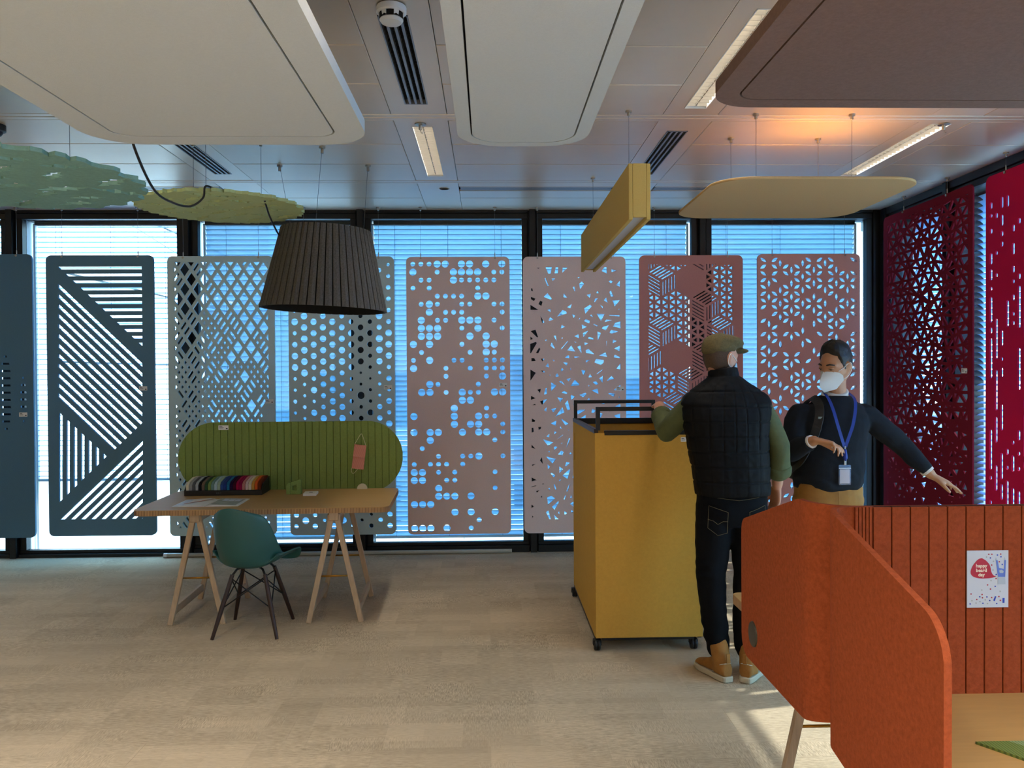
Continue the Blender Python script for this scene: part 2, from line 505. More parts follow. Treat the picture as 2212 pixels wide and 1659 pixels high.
# ---- glazed front wall
def glass_mat():
    m, n, l, b = newmat('window_glass')
    out = n['Material Output']; n.remove(b)
    t = n.new('ShaderNodeBsdfTransparent'); t.inputs[0].default_value = (0.93, 0.97, 0.98, 1)
    g = n.new('ShaderNodeBsdfGlossy'); g.inputs['Roughness'].default_value = 0.02
    mx = n.new('ShaderNodeMixShader'); lw = n.new('ShaderNodeLayerWeight'); lw.inputs[0].default_value = 0.5
    pw = n.new('ShaderNodeMath'); pw.operation = 'POWER'; pw.inputs[1].default_value = 4.0; l.new(lw.outputs['Facing'], pw.inputs[0])
    fr = n.new('ShaderNodeMath'); fr.operation = 'MULTIPLY_ADD'; fr.inputs[1].default_value = 0.6; fr.inputs[2].default_value = 0.03; l.new(pw.outputs[0], fr.inputs[0])
    l.new(fr.outputs[0], mx.inputs[0]); l.new(t.outputs[0], mx.inputs[1]); l.new(g.outputs[0], mx.inputs[2]); l.new(mx.outputs[0], out.inputs[0])
    return m
M['glass'] = glass_mat()
MX = [-5.718, -4.19, -2.662, -1.134, 0.394, 1.922, 3.50]
wall_front = tag(MB().box(XL, XR + .2, YF, YF + .25, CEIL, 3.45).box(XL, XR + .2, YF + .17, YF + .29, 3.0, 3.45).build('wall_front', M['frame']), kind='structure')
tag(MB().box(XL, MX[0] - .09, YF, YF + .25, -.2, CEIL).build('wall_front', M['plaster']), kind='structure')
for i, x in enumerate(MX):
    mb = MB().box(x - .028, x + .028, YF - .05, YF + .16, -.02, CEIL).box(x - .04, x + .04, YF + .02, YF + .10, -.02, CEIL)
    if i == len(MX) - 1: mb = MB().box(x - .02, XR + .06, YF - .02, YF + .2, -.02, CEIL).box(XR - .02, XR + .32, 7.23, 7.42, -.02, CEIL)
    tag(mb.build('trim_%d' % (i + 1), M['frame'], bevel=0.004), kind='structure')
for i in range(6):
    a, b_ = MX[i] + .04, MX[i + 1] - (.04 if i < 5 else .02)
    sill = .03 if i <= 1 else .06
    w = tag(MB().box(a, b_, YF - .015, YF + .09, 3.035, CEIL).box(a, b_, YF - .03, YF + .09, -.02, sill - .0).build('window_%d' % (i + 1), M['frame'], bevel=.003), kind='structure')
    MB().box(a, b_, YF + .0, YF + .07, 2.985, 3.034).build('window_head', M['frame'], w, bevel=.004)
    MB().box(a, b_, YF + .0, YF + .07, sill, sill + .03).build('window_sill', M['frame'], w, bevel=.004)
    MB().box(a, a + .052, YF + .0, YF + .07, sill + .03, 2.985).build('window_jamb', M['frame'], w, bevel=.004)
    MB().box(b_ - .052, b_, YF + .0, YF + .07, sill + .03, 2.985).build('window_jamb', M['frame'], w, bevel=.004)
    MB().box(a + .05, b_ - .05, YF + .03, YF + .036, sill + .028, 2.987).build('window_pane', M['glass'], w)
    # white reveal fins and outer sill
    MB().box(a - .02, a + .004, YF + .16, YF + .50, -.02, 3.05).build('reveal_fin', M['white_metal'], w)
    MB().box(a, b_, YF + .10, YF + .50, -.015, .012).build('outer_sill', M['white_metal'], w)
# ---- glazed side wall
MY = [7.25, 6.27, 4.74, 3.21, 1.68, 0.15, -1.38, -2.95]
tag(MB().box(XR, XR + .25, YB, YF + .2, CEIL, 3.45).box(XR + .09, XR + .5, YB, YF + .6, 2.97, 3.45).build('wall_right', M['frame']), kind='structure')
for i, y in enumerate(MY[1:]):
    tag(MB().box(XR - .03, XR + .27, y - .03, y + .03, -.02, CEIL).build('trim_%d' % (i + 8), M['frame'], bevel=.004), kind='structure')
for i in range(len(MY) - 1):
    b_, a = MY[i] - (.0 if i == 0 else .03), MY[i + 1] + .03
    w = tag(MB().box(XR - .01, XR + .09, a, b_, 3.0, CEIL).box(XR - .02, XR + .09, a, b_, -.02, .05).build('window_%d' % (i + 7), M['frame'], bevel=.003), kind='structure')
    MB().box(XR + .01, XR + .07, a, b_, 2.95, 2.999).build('window_head', M['frame'], w, bevel=.004)
    MB().box(XR + .01, XR + .07, a, b_, .05, .09).build('window_sill', M['frame'], w, bevel=.004)
    MB().box(XR + .01, XR + .07, a, a + .05, .09, 2.95).build('window_jamb', M['frame'], w, bevel=.004)
    MB().box(XR + .01, XR + .07, b_ - .05, b_, .09, 2.95).build('window_jamb', M['frame'], w, bevel=.004)
    MB().box(XR + .03, XR + .036, a + .048, b_ - .048, .088, 2.952).build('window_pane', M['glass'], w)

# ---- outside: terrace, white side wing, far houses
M['paver'] = mat('white_paver', '#e4e2da', 0.8, var=0.03, vscale=8, random_tone=0.02)
M['render'] = mat('white_render', '#ecebe6', 0.85, var=0.02, vscale=2)
terrace = tag(MB().box(-10, 14, -4, 7.4, -.5, -.22).box(-10, -2.4, YF + .06, 26, -.5, -.05).box(-2.4, 14, YF + .06, 8.7, -.5, -.05).box(XR + .1, 14, -4, YF + .06, -.5, -.05).build('terrace', M['paver']), kind='structure')
pv = MB().box(0, 1.19, 0, 1.19, -.05, -.02).build('paver', M['paver'], terrace, bevel=.004); pvm = pv.data; bpy.data.objects.remove(pv)
for i in range(-7, 4):
    for j in range(8):
        if i > -3 and j > 0: continue
        link('paver', pvm, terrace, (i * 1.2 - .25, YF + .52 + j * 1.2, 0))
for j in range(-3, 8):
    for i in range(4): link('paver', pvm, terrace, (XR + .3 + i * 1.2, j * 1.2 - 2.5, 0))
wing = tag(MB().box(-9.6, -9.0, 7.9, 34, -.05, 9).build('exterior_wall', M['render']), kind='structure')
for k in range(1, 5):
    MB().box(-9.0, -8.985, 7.9, 34, k * 1.9 - .02, k * 1.9 + .02).build('wall_joint', M['frame2'], wing)
M['town'] = mat('hazy_town_ground', '#6d7b84', .9, var=.2, vscale=.05)
tag(MB().box(-200, 200, 9, 320, -12.4, -12).build('ground', M['town']), kind='structure')
M['concrete'] = mat('grey_facade', '#8f9aa5', 0.8, var=.05, vscale=.6)
M['facade2'] = mat('cream_facade', '#c9c6bd', 0.8, var=.05, vscale=.6)
M['farglass'] = mat('far_window_glass', '#35485c', 0.2)
def house(x, y, w, d, h, m, nx, nz, label):
    t = thing('office_building', label, 'building', (x, y, -12))
    MB().box(-w / 2, w / 2, 0, d, 0, h).build('wall', m, t)
    MB().box(-w / 2 - .3, w / 2 + .3, -.3, d + .3, h, h + .5).build('roof', M['concrete'], t)
    wm = None
    for i in range(nx):
        for k in range(nz):
            cx = -w / 2 + (i + .5) * w / nx; cz = (k + .5) * h / nz
            if wm is None:
                o = MB().box(-.32 * w / nx, .32 * w / nx, -.12, 0, -.3 * h / nz, .3 * h / nz).build('window', M['farglass'], t); wm = o.data; o.location = (cx, 0, cz)
            else: link('window', wm, t, (cx, 0, cz))
house(2.5, 62, 10, 8, 14.5, M['facade2'], 5, 5, 'cream office block seen faintly through the blinds beside the mauve dotted screen')
house(15.5, 70, 12, 9, 12.6, M['concrete'], 6, 4, 'low grey office block seen faintly through the blinds behind the capped man')
house(-9, 66, 9, 9, 13.2, M['concrete'], 4, 5, 'grey office block seen faintly through the blinds behind the lamp shade')

# ================================================================== BLINDS
def slat_mat(name, hexd, hext, transp):
    m, n, l, b = newmat(name)
    out = n['Material Output']
    b.inputs['Base Color'].default_value = lin(hexd); b.inputs['Roughness'].default_value = 0.35; b.inputs['Metallic'].default_value = 0.15
    tl = n.new('ShaderNodeBsdfTranslucent'); tl.inputs[0].default_value = lin(hext)
    tp = n.new('ShaderNodeBsdfTransparent'); tp.inputs[0].default_value = (.75, .9, 1, 1)
    m1 = n.new('ShaderNodeMixShader'); m1.inputs[0].default_value = 0.5
    m2 = n.new('ShaderNodeMixShader'); m2.inputs[0].default_value = transp
    l.new(b.outputs[0], m1.inputs[1]); l.new(tl.outputs[0], m1.inputs[2])
    l.new(m1.outputs[0], m2.inputs[1]); l.new(tp.outputs[0], m2.inputs[2]); l.new(m2.outputs[0], out.inputs[0])
    return m
M['slat'] = slat_mat('perforated_slat', '#a4b6c4', '#7ba6bf', 0.22)
M['slat_open'] = slat_mat('open_slat', '#c3d4e4', '#9fcdf5', 0.0)
M['cord'] = mat('blind_cord', '#3a5a70', 0.8)
def slat_mesh(L, tilt, m, w=0.06):
    """slat along x centred; +y is outside; tilt>0 lowers the outer edge"""
    mb = MB(); top = []; bot = []
    n = 6; prof = []
    for k in range(n + 1):
        t = -1 + 2 * k / n
        y = t * w / 2; z = 0.006 * (1 - t * t)
        prof.append((y, z))
    ring = prof + [(y, z - .0008) for y, z in reversed(prof)]
    c, s = cos(tilt), sin(tilt)
    ring = [(y * c + z * s, -y * s + z * c) for y, z in ring]
    mb.loft([[(-L / 2, y, z) for y, z in ring], [(L / 2, y, z) for y, z in ring]])
    o = mb.build('slat', m, smooth=rad(40)); me = o.data; bpy.data.objects.remove(o)
    return me
def blind(label, loc, rz, L, z0, z1, tilt, m, pitch=.0463, low=None):
    t = thing('venetian_blind', label, 'blind', (loc[0], loc[1], 0), rz)
    me = slat_mesh(L, tilt, m)
    if low: me2 = slat_mesh(L, low[1], m)
    z = z1 - .03
    while z > z0 + .02:
        link('slat', me2 if (low and z < low[0]) else me, t, (0, 0, z)); z -= pitch
    MB().box(-L / 2, L / 2, -.03, .03, z1 - .015, z1 + .03).build('head_rail', M['frame2'], t)
    MB().box(-L / 2, L / 2, -.028, .028, z0 - .018, z0 + .004).build('bottom_rail', M['white_metal'], t, bevel=.003)
    for s in (-1, 1):
        MB().box(s * (L / 2 + .012) - .010, s * (L / 2 + .012) + .010, -.014, .014, -.01, z1).build('guide_rail', M['white_metal'], t)
    for k in (-.36, 0, .36):
        for yy in (-.031, .031):
            MB().tube([(k * L, yy, z0), (k * L, yy, z1)], .0016, 5).build('ladder_cord', M['cord'], t)
    return t
YBL = YF + .24
BW = ['beside the slotted dark blue screen', 'behind the dark blue striped screen', 'behind the grey diamond screen',
      'behind the mauve dotted screen', 'behind the pink shard screen', 'behind the leaf patterned screen']
for i in range(6):
    xc = (MX[i] + MX[i + 1]) / 2; L = MX[i + 1] - MX[i] - .17
    op = i <= 1
    blind(('half lowered outdoor venetian blind with open slats ' if op else 'closed blue-lit outdoor venetian blind ') + BW[i],
          (xc, YBL), 0, L, .66 if op else .105, 2.985, rad(4) if op else rad(52), M['slat_open'] if op else M['slat'])
for i, (z0, tl, lb) in enumerate([(.12, 34, 'pale side wall venetian blind seen through the dark red triangle screen next to the corner'),
                                 (.12, 34, 'pale side wall venetian blind between the dark red and crimson screens'),
                                 (1.62, 30, 'side wall venetian blind raised to head height beyond the crimson screen'),
                                 (1.62, 30, 'side wall venetian blind raised to head height next to the desk screens')]):
    yc = (MY[i] + MY[i + 1]) / 2; L = MY[i] - MY[i + 1] - .06
    blind(lb, (XR + .24, yc), -pi / 2, L, z0, 2.96, rad(tl), M['slat_open'], low=(1.5, rad(-14)) if i < 2 else None)
for i in range(4, 7):
    yc = (MY[i] + MY[i + 1]) / 2; L = MY[i] - MY[i + 1] - .06
    t = blind('closed side wall venetian blind', (XR + .24, yc), -pi / 2, L, .12, 2.96, rad(70), M['slat_open'], pitch=.055)
    t['label'] = 'closed side wall venetian blind behind the photographer'; t['group'] = 'side wall blinds behind the photographer'
# stay wire outside the open blind
_a = (-9.0, 9.2, 6.5)
tag(MB().tube([_a, (1.2, 9.2, -.02)], .004, 6).build('stay_wire', M['cable'], origin=_a), 'thin dark stay wire slanting down across the open blind', 'wire')
# ================================================================== HANGING SCREENS
def cable_set(parent, pts, r=.0014, up=CEIL, base=(0, 0, 0), clip=.03, mount=True):
    """pts: list of (x,y,z_bottom) in parent's local space; base = parent's world location z offset"""
    for (x, y, z) in pts:
        zt = up - base[2]
        c = MB().tube([(x, y, z), (x, y, zt)], r, 6).build('suspension_cable', M['cable'], parent)
        if clip: MB().lathe([(.0035, z), (.0045, z + .004), (.0045, z + clip), (.0025, z + clip + .008)], 8, (x, y, 0)).build('cable_gripper', M['steel'], c, smooth=rad(40))
        if mount: MB().lathe([(.006, zt - .030), (.0085, zt - .028), (.0085, zt - .012), (.018, zt - .010), (.018, zt), (.004, zt)], 14, (x, y, 0)).build('ceiling_mount', M['steel'], c, smooth=rad(40))

def screen(label, xc, y, z0, w, h, holes, m, rz=0.0, lab=(.36, 1.28), cx=.325, t=.024, group='cut-out acoustic screens hung along the glazing'):
    loc = (xc, y, z0)
    s = thing('acoustic_screen', label, 'screen', loc, rz, group)
    hs = [[(a - w / 2, b) for a, b in p] for p in holes]
    cutplate(rrect(-w / 2, w / 2, 0, h, .045), hs, t, 'y').build('felt_panel', m, s)
    cable_set(s, [(-cx, 0, h), (cx, 0, h)], base=loc)
    for sx in (-cx, cx):
        MB().lathe([(.009, -.0135), (.009, .0135)], 12, (sx, 0, h - .012), 'y').build('bolt', M['steel'], s)
    if lab: label_card(s, lab[0], -t / 2, lab[1])
    return s

H_, W_ = 2.435, 0.92
rng = random.Random(5)

# --- 1 slotted
def slots():
    out = []
    for ci, (off, zc, nh, ln) in enumerate([(.085, 1.20, 7, .052), (.235, 1.26, 11, .085), (.385, 1.06, 10, .10), (.535, 1.16, 12, .09), (.685, 1.0, 9, .08)]):
        x = W_ - off
        for k in range(nh):
            z = zc + (k - (nh - 1) / 2) * .0625
            e = .35 if k in (0, nh - 1) else (.8 if k in (1, nh - 2) else 1)
            a = ln * e
            out.append([(x - a / 2, z - .009), (x + a / 2, z - .009), (x + a / 2 - .004, z + .009), (x - a / 2, z + .009)])
    return out
# --- 2 stripes (four fans of slots)
def stripes():
    s = W_ / 967.0
    def T(p): return [((x - 418 - (y - 205) * 0.013) * s, H_ - (y - 205) * s) for x, y in p]
    out = []; big = 5000
    for k in range(12):
        y = 320 + 63.3 * k
        p = [(0, y - 13), (1280 + .7 * k, y - 13), (1280 + .7 * k, y + 13), (0, y + 13)]
        p = clip(p, -.963, 1, 307 - .963 * 525)
        if len(p) > 2: out.append(T(p))
    for k in range(12):
        y0 = 462 + 90 * k
        p = [(530, y0), (1287, y0 + .963 * 757), (1287, y0 + 40 + .963 * 757), (530, y0 + 40)]
        p = clip(p, .978, 1, 1731 + .978 * 1290)
        if len(p) > 2: out.append(T(p))
    for k in range(7):
        x = 540 + 65.5 * k
        p = [(x, 1000), (x + 30, 1000), (x + 30, 3000), (x, 3000)]
        p = clip(p, .95, -1, -(1631 - .95 * 540))
        p = clip(p, .98, 1, 2456 + .98 * 540)
        if len(p) > 2: out.append(T(p))
    for k in range(9):
        xb = 548 + 91.5 * k
        p = [(xb, 2613), (xb + 41, 2613), (xb + 41 + 1000, 2613 - 965), (xb + 1000, 2613 - 965)]
        p = clip(p, 1, 0, 1293)
        if len(p) > 2: out.append(T(p))
    return out
# --- 3 diamond lattice
def diamonds():
    out = []; ax, az = .0283, .0425           # half steps of the lattice (m)
    r = random.Random(23)
    def cell(i, j, ni, nj):
        # lattice cell block from (i,j) spanning ni,nj; axes e1=(ax,az) e2=(ax,-az)
        g = .0122
        c = [(i, j), (i + ni, j), (i + ni, j + nj), (i, j + nj)]
        p = [(.09 + (a + b) * ax, 2.32 + (a - b) * az) for a, b in c]
        return inset(p, g)
    for s in range(-2, 40):
        for d in range(-60, 4):
            if (s + d) % 2: continue
            i, j = (s + d), (s - d)
            i0, j0 = i, j                      # 2x2 super cells on even indices
            if i0 % 2 or j0 % 2: continue
            cx = .09 + (i0 + j0 + 2) * ax; cz = 2.32 + (i0 - j0) * az
            if not (-.05 < cx < W_ + .05 and -.05 < cz < H_ + .05): continue
            t = cz / H_
            pb = .92 if (t > .80) else (.62 if t > .62 else (.07 if t > .2 else .02))
            if t > .6 and abs(cx - .42) < .12 and t < .8: pb = .1
            q = r.random(); polys = []
            if q < pb: polys = [(0, 0, 2, 2)]
            elif q < pb + .20: polys = [(0, 0, 2, 1), (0, 1, 2, 1)]
            elif q < pb + .36: polys = [(0, 0, 1, 2), (1, 0, 1, 2)]
            elif q < pb + .44: polys = [(0, 0, 2, 1), (0, 1, 1, 1), (1, 1, 1, 1)]
            else: polys = [(0, 0, 1, 1), (1, 0, 1, 1), (0, 1, 1, 1), (1, 1, 1, 1)]
            for a, b, ni, nj in polys:
                if t < .5 and r.random() < .10: continue
                p = cell(i0 + a, j0 + b, ni, nj)
                p = clip_rect(p, .055, W_ - .055, .07, H_ - .05) if p else []
                if len(p) > 2 and abs(area2(p)) > 1e-4: out.append(p)
    return out
# --- 4 staggered dots
DOTS = {0: {668: 33, 773: 20, 880: 27, 990: 32, 1098: 32, 1207: 18, 1310: 16, 1418: 20, 1527: 16, 1630: 18},
        1: {620: 33, 717: 32, 830: 34, 933: 33, 1043: 33, 1150: 34, 1256: 17, 1366: 16, 1472: 19, 1579: 16},
        2: {667: 31, 772: 30, 877: 30, 990: 30, 1097: 25, 1205: 22, 1310: 31, 1418: 17, 1524: 30, 1625: 30},
        3: {610: 28, 722: 31, 828: 32, 936: 31, 1043: 31, 1150: 34, 1256: 29, 1364: 25, 1473: 22, 1580: 31},
        4: {668: 31, 768: 31, 882: 31, 990: 31, 1100: 31, 1205: 30, 1312: 31, 1416: 31, 1526: 32, 1630: 30},
        5: {610: 24, 718: 29, 830: 30, 936: 32, 1044: 32, 1150: 24, 1256: 22, 1365: 27, 1467: 29, 1579: 32},
        6: {665: 24, 775: 32, 885: 30, 990: 29, 1098: 29, 1202: 18, 1311: 15, 1420: 21, 1522: 22, 1625: 27},
        7: {610: 22, 719: 28, 830: 29, 935: 30, 1045: 29, 1149: 12, 1252: 14, 1366: 35, 1467: 18, 1572: 23},
        8: {667: 22, 773: 28, 886: 27, 990: 20, 1093: 17, 1202: 12, 1311: 16, 1420: 17, 1521: 29, 1620: 25},
        9: {192: 24, 297: 17, 620: 32, 718: 25, 826: 34, 935: 33, 1045: 30, 1147: 16, 1256: 16, 1360: 15, 1468: 25, 1577: 26},
        10: {132: 16, 237: 20, 342: 22, 455: 22, 568: 21, 672: 23, 777: 32, 884: 32, 990: 31, 1097: 21, 1202: 26, 1307: 18, 1415: 28, 1522: 21, 1630: 31}}
def dots():
    s = W_ / 992.0; out = []; r = random.Random(3)
    for c in range(11):
        x = (55 + 88.1 * c) * s
        known = DOTS[c]
        y0 = 132 if c % 2 == 0 else 185
        for k in range(24):
            y = y0 + 107.2 * k
            z = H_ - (y - 55) * s
            if z < .06: continue
            rr = None
            for ky, kr in known.items():
                if abs(ky - y) < 35: rr = kr
            if rr is None: rr = r.choice([16, 18, 22, 26, 30, 33])
            out.append(circle(x, z, rr * s, 18))
    return out
# --- 5 dot matrix
ROWS = """sssLL.LL.L.L
L..s.LLLL.ss
.ss..Lsssss.
s.s.....s...
...ssss.LL..
.sLs..ss..ss
..L.sss....s
.L.ss.LLL.s.
.LLL..s.L..s
.LLL...L.L..
L.L...s..LL.
.s.....s.Ls.
s.L..ss..sss
L...s..s.sss
....s....s.L
..Ls....s...
.LL.s.Lss.LL
......LL....
.....L...s..
L....L..Lss.
.....L.LL..s
L.LL..L.LL.s
..L.......s.
.s..........
...s..ssL..s
s.sss.s.....
LL.s.s....s.
LL..ss......
...L......s.
...LLL.L....
LLL.........
.....L.L..L.
........s...
LLL.L..s....""".split('\n')
def matrix():
    out = []; p = W_ / 1155 * 89
    for r, row in enumerate(ROWS):
        for c, ch in enumerate(row):
            if ch == '.': continue
            out.append(circle(.058 + p * c, H_ - .062 - p * .992 * r, p * (.45 if ch == 'L' else .305), 20))
    return out
# --- 6 shards
def shards():
    r = random.Random(41); out = []
    def split(p, depth):
        a = abs(area2(p)) / 2
        if depth == 0 or a < .0080: cells.append(p); return
        cx = sum(q[0] for q in p) / len(p); cy = sum(q[1] for q in p) / len(p)
        far = max(((a_[0] - b_[0]) ** 2 + (a_[1] - b_[1]) ** 2, a_, b_) for a_ in p for b_ in p)
        th = atan2(far[2][1] - far[1][1], far[2][0] - far[1][0]) + pi / 2 + r.gauss(0, .38)
        nx, ny = -sin(th), cos(th); c = nx * cx + ny * cy + r.uniform(-.018, .018)
        for sgn in (1, -1):
            q = clip(p, sgn * nx, sgn * ny, sgn * c)
            if len(q) > 2: split(q, depth - 1)
    cells = []
    split([(.045, .10), (W_ - .045, .10), (W_ - .045, H_ - .075), (.045, H_ - .075)], 10)
    for p in cells:
        z = sum(q[1] for q in p) / len(p); t = z / H_
        x = sum(q[0] for q in p) / len(p)
        if r.random() < (.38 if t > .8 else (.18 if t > .55 else .12)): continue
        if x < .2 and r.random() < .25: continue
        q = inset(p, r.uniform(.015, .027))
        if len(q) > 2 and abs(area2(q)) > 1.2e-4: out.append(q)
    return out
# --- 7 hexagons of slots and triangles
def hexes():
    s = W_ / 1027.0; out = []; R = 167.0
    x0, x1, y0, y1 = 136, 985, 142, 2560
    kinds = {(-1, 0): 'c', (-1, 1): 't', (-1, 2): 'c', (-1, 3): 't', (0, 0): 'c', (0, 1): 's', (0, 2): 't', (1, 0): 't', (1, 1): 't', (1, 2): 'c', (1, 3): 't',
             (2, 0): 'c', (2, 1): 't', (2, 2): 'c', (3, 0): 'c', (3, 1): 's', (3, 2): 'c', (3, 3): 's', (4, 0): 't', (4, 1): 'c', (4, 2): 't', (5, 0): 's', (5, 1): 'c', (5, 2): 't',
             (6, 0): 'c', (6, 1): 't', (6, 2): 's', (7, 0): 't', (7, 1): 't', (7, 2): 'c', (8, 0): 'c', (8, 1): 's', (8, 2): 't', (9, 0): 't', (9, 1): 'c', (9, 2): 'c'}
    def put(p, d):
        q = clip_rect(p, x0, x1, y0, y1)
        q = inset(q, d) if len(q) > 2 else []
        if len(q) > 2 and abs(area2(q)) > 60: out.append([((x - 48) * s, H_ - (y - 58) * s) for x, y in q])
    for row in range(-1, 10):
        for c in range(-1, 5):
            cy = 310 + 250 * row
            cx = (268 if row % 2 == 0 else 123) + 289 * c
            k = kinds.get((row, c), 'stc'[(row * 3 + c * 5) % 3])
            if k == 's': continue
            V = [(cx + R * cos(pi / 6 + pi / 3 * i), cy + R * sin(pi / 6 + pi / 3 * i)) for i in range(6)]   # y grows down
            if k == 't':
                for i in range(6):
                    A, B, C = (cx, cy), V[i], V[(i + 1) % 6]
                    mAB = ((A[0] + B[0]) / 2, (A[1] + B[1]) / 2); mBC = ((C[0] + B[0]) / 2, (C[1] + B[1]) / 2); mCA = ((A[0] + C[0]) / 2, (A[1] + C[1]) / 2)
                    for t in ((A, mAB, mCA), (mAB, B, mBC), (mCA, mBC, C), (mAB, mBC, mCA)): put(list(t), 10)
            else:
                O = (cx, cy)
                for (P, Q, S) in ((V[5], V[4], V[3]), (V[3], V[2], V[1]), (V[1], V[0], V[5])):
                    # rhombus O,P,Q,S ; slots parallel to O->P
                    n = 5
                    for i in range(n):
                        a, b = (i + .28) / n, (i + .78) / n
                        e = (S[0] - O[0], S[1] - O[1]); g = (P[0] - O[0], P[1] - O[1])
                        p = [(O[0] + e[0] * a + g[0] * .09, O[1] + e[1] * a + g[1] * .09), (O[0] + e[0] * a + g[0] * .91, O[1] + e[1] * a + g[1] * .91),
                             (O[0] + e[0] * b + g[0] * .91, O[1] + e[1] * b + g[1] * .91), (O[0] + e[0] * b + g[0] * .09, O[1] + e[1] * b + g[1] * .09)]
                        put(p, 1.5)
    return out
# --- 8 leaves on a triangular lattice
def leaves():
    s = W_ / 1022.0; out = []; r = random.Random(12)
    def leaf(c, ang, L=78, w=17):
        p = []
        for sg in (1, -1):
            for k in range(6):
                t = -1 + 2 * k / 6
                t = t * sg
                p.append((t * L / 2, sg * w * (1 - t * t)))
        return [((c[0] + x * cos(ang) - y * sin(ang) - 73) * s, H_ - (c[1] + x * sin(ang) + y * cos(ang) - 45) * s) for x, y in p]
    E = 133.0
    nodes = []
    for c in range(10):
        x = 78 + 112 * c
        for k in range(22):
            y = 68 + E * k + (E / 2 if c % 2 == 0 else 0) - 66
            nodes.append((c, x, y))
    for c, x, y in nodes:
        for dx, dy, ang in ((0, E, pi / 2), (112, E / 2, atan2(E / 2, 112)), (112, -E / 2, atan2(-E / 2, 112))):
            mx, my = x + dx / 2, y + dy / 2
            if not (110 < mx < 1055 and 80 < my < 45 + H_ / s - 55): continue
            keep = .80 if my < 700 else .60
            if r.random() > keep: continue
            out.append(leaf((mx, my), ang))
    return out
# --- 9 irregular triangles
def triangles(w, h, step=.118, sz=.082, seed=9):
    r = random.Random(seed); P = {}; out = []
    nx = int(w / step) + 3; nz = int(h / (sz * .87)) + 3
    for j in range(-1, nz):
        for i in range(-1, nx):
            P[i, j] = (i * step + (step / 2 if j % 2 else 0) + r.uniform(-.3, .3) * step, j * sz * .87 + r.uniform(-.3, .3) * sz)
    for j in range(-1, nz - 1):
        for i in range(-1, nx - 1):
            o = 1 if j % 2 else 0
            for tri in (((i, j), (i + 1, j), (i + o, j + 1)), ((i + o, j + 1), (i + o + 1, j + 1), (i + 1, j) if True else None)):
                if any(q not in P for q in tri): continue
                p = [P[q] for q in tri]
                zc = sum(q[1] for q in p) / 3 / h
                d = .0095 + (.010 * max(0, .55 - zc) / .55) + r.uniform(0, .003)
                if zc < .45 and r.random() < .5 * (1 - zc / .45): continue
                p = clip_rect(p, .05, w - .05, .06, h - .05)
                if len(p) < 3: continue
                p = inset(p, d)
                if len(p) > 2 and abs(area2(p)) > 1.5e-4: out.append(p)
    return out
# --- 10 upright drops
def drops(w, h):
    r = random.Random(77); out = []
    for c in range(int((w - .1) / .060)):
        x = .06 + .060 * c; z = h - .1 - r.random() * .1
        while z > .1:
            L = r.choice([.03, .045, .07, .11, .18, .28]) if z < h * .72 else r.choice([.03, .04, .05, .08])
            wd = .0145
            if z - L < .06: break
            if r.random() < .62:
                p = [(x + wd * cos(a), z - wd + wd * sin(a)) for a in [pi * k / 5 for k in range(6)]] + [(x + wd * cos(a), z - L + wd + wd * sin(a)) for a in [pi + pi * k / 5 for k in range(6)]]
                out.append(p)
            z -= L + r.choice([.03, .04, .07])
    return out

C = dict(s1='#547890', s2='#5b8099', s3='#b0cad2', s4='#b3c7cb', s5='#d9c2be', s6='#ddc7c3', s7='#c08884', s8='#d6a29d', s9='#74192b', s10='#c41c50')
for k, h in C.items(): M[k] = felt('felt_screen_' + k, h, var=.06, scale=160, trans=.22 if k == 's10' else (.04 if k == 's9' else 0))
ZP = .20; YS = 7.22
screen('dark blue hanging felt screen with short dash slots, cut off by the picture edge', -4.40, YS, ZP, W_, H_ + .02, slots(), M['s1'], lab=(.37, 1.07))
screen('dark slate blue hanging felt screen cut into fans of long stripes', -3.362, YS, ZP + .01, W_, H_, stripes(), M['s2'])
screen('grey blue hanging felt screen with a diamond lattice', -2.325, YS, ZP, W_, H_, diamonds(), M['s3'], lab=(.41, 1.17))
screen('grey hanging felt screen with staggered round holes behind the black lamp', -1.284, YS, ZP - .005, W_, H_, dots(), M['s4'], lab=(.40, 1.29))
screen('mauve hanging felt screen with a grid of round holes', -.266, YS, ZP - .01, .905, H_, matrix(), M['s5'], lab=(.39, 1.31))
screen('dusty pink hanging felt screen with broken shard cut-outs', .757, YS, ZP - .01, .905, H_, shards(), M['s6'], lab=(.40, 1.27))
screen('brown red hanging felt screen with hexagons of slots and triangles', 1.792, YS, ZP, W_, H_, hexes(), M['s7'], lab=None)
screen('rose red hanging felt screen with leaf shaped holes', 2.843, YS, ZP + .01, W_, H_, leaves(), M['s8'], lab=None)
screen('dark red hanging felt screen with a mesh of triangles on the side wall', 3.47, 6.444, .30, 1.325, 2.64, triangles(1.325, 2.64), M['s9'], rz=-pi / 2, lab=(.56, 1.30), t=.012)
screen('bright crimson hanging felt screen with upright drop shaped slots on the side wall', 3.47, 4.965, .30, 1.325, 2.64, drops(1.325, 2.64), M['s10'], rz=-pi / 2, lab=None, cx=.45, t=.012)
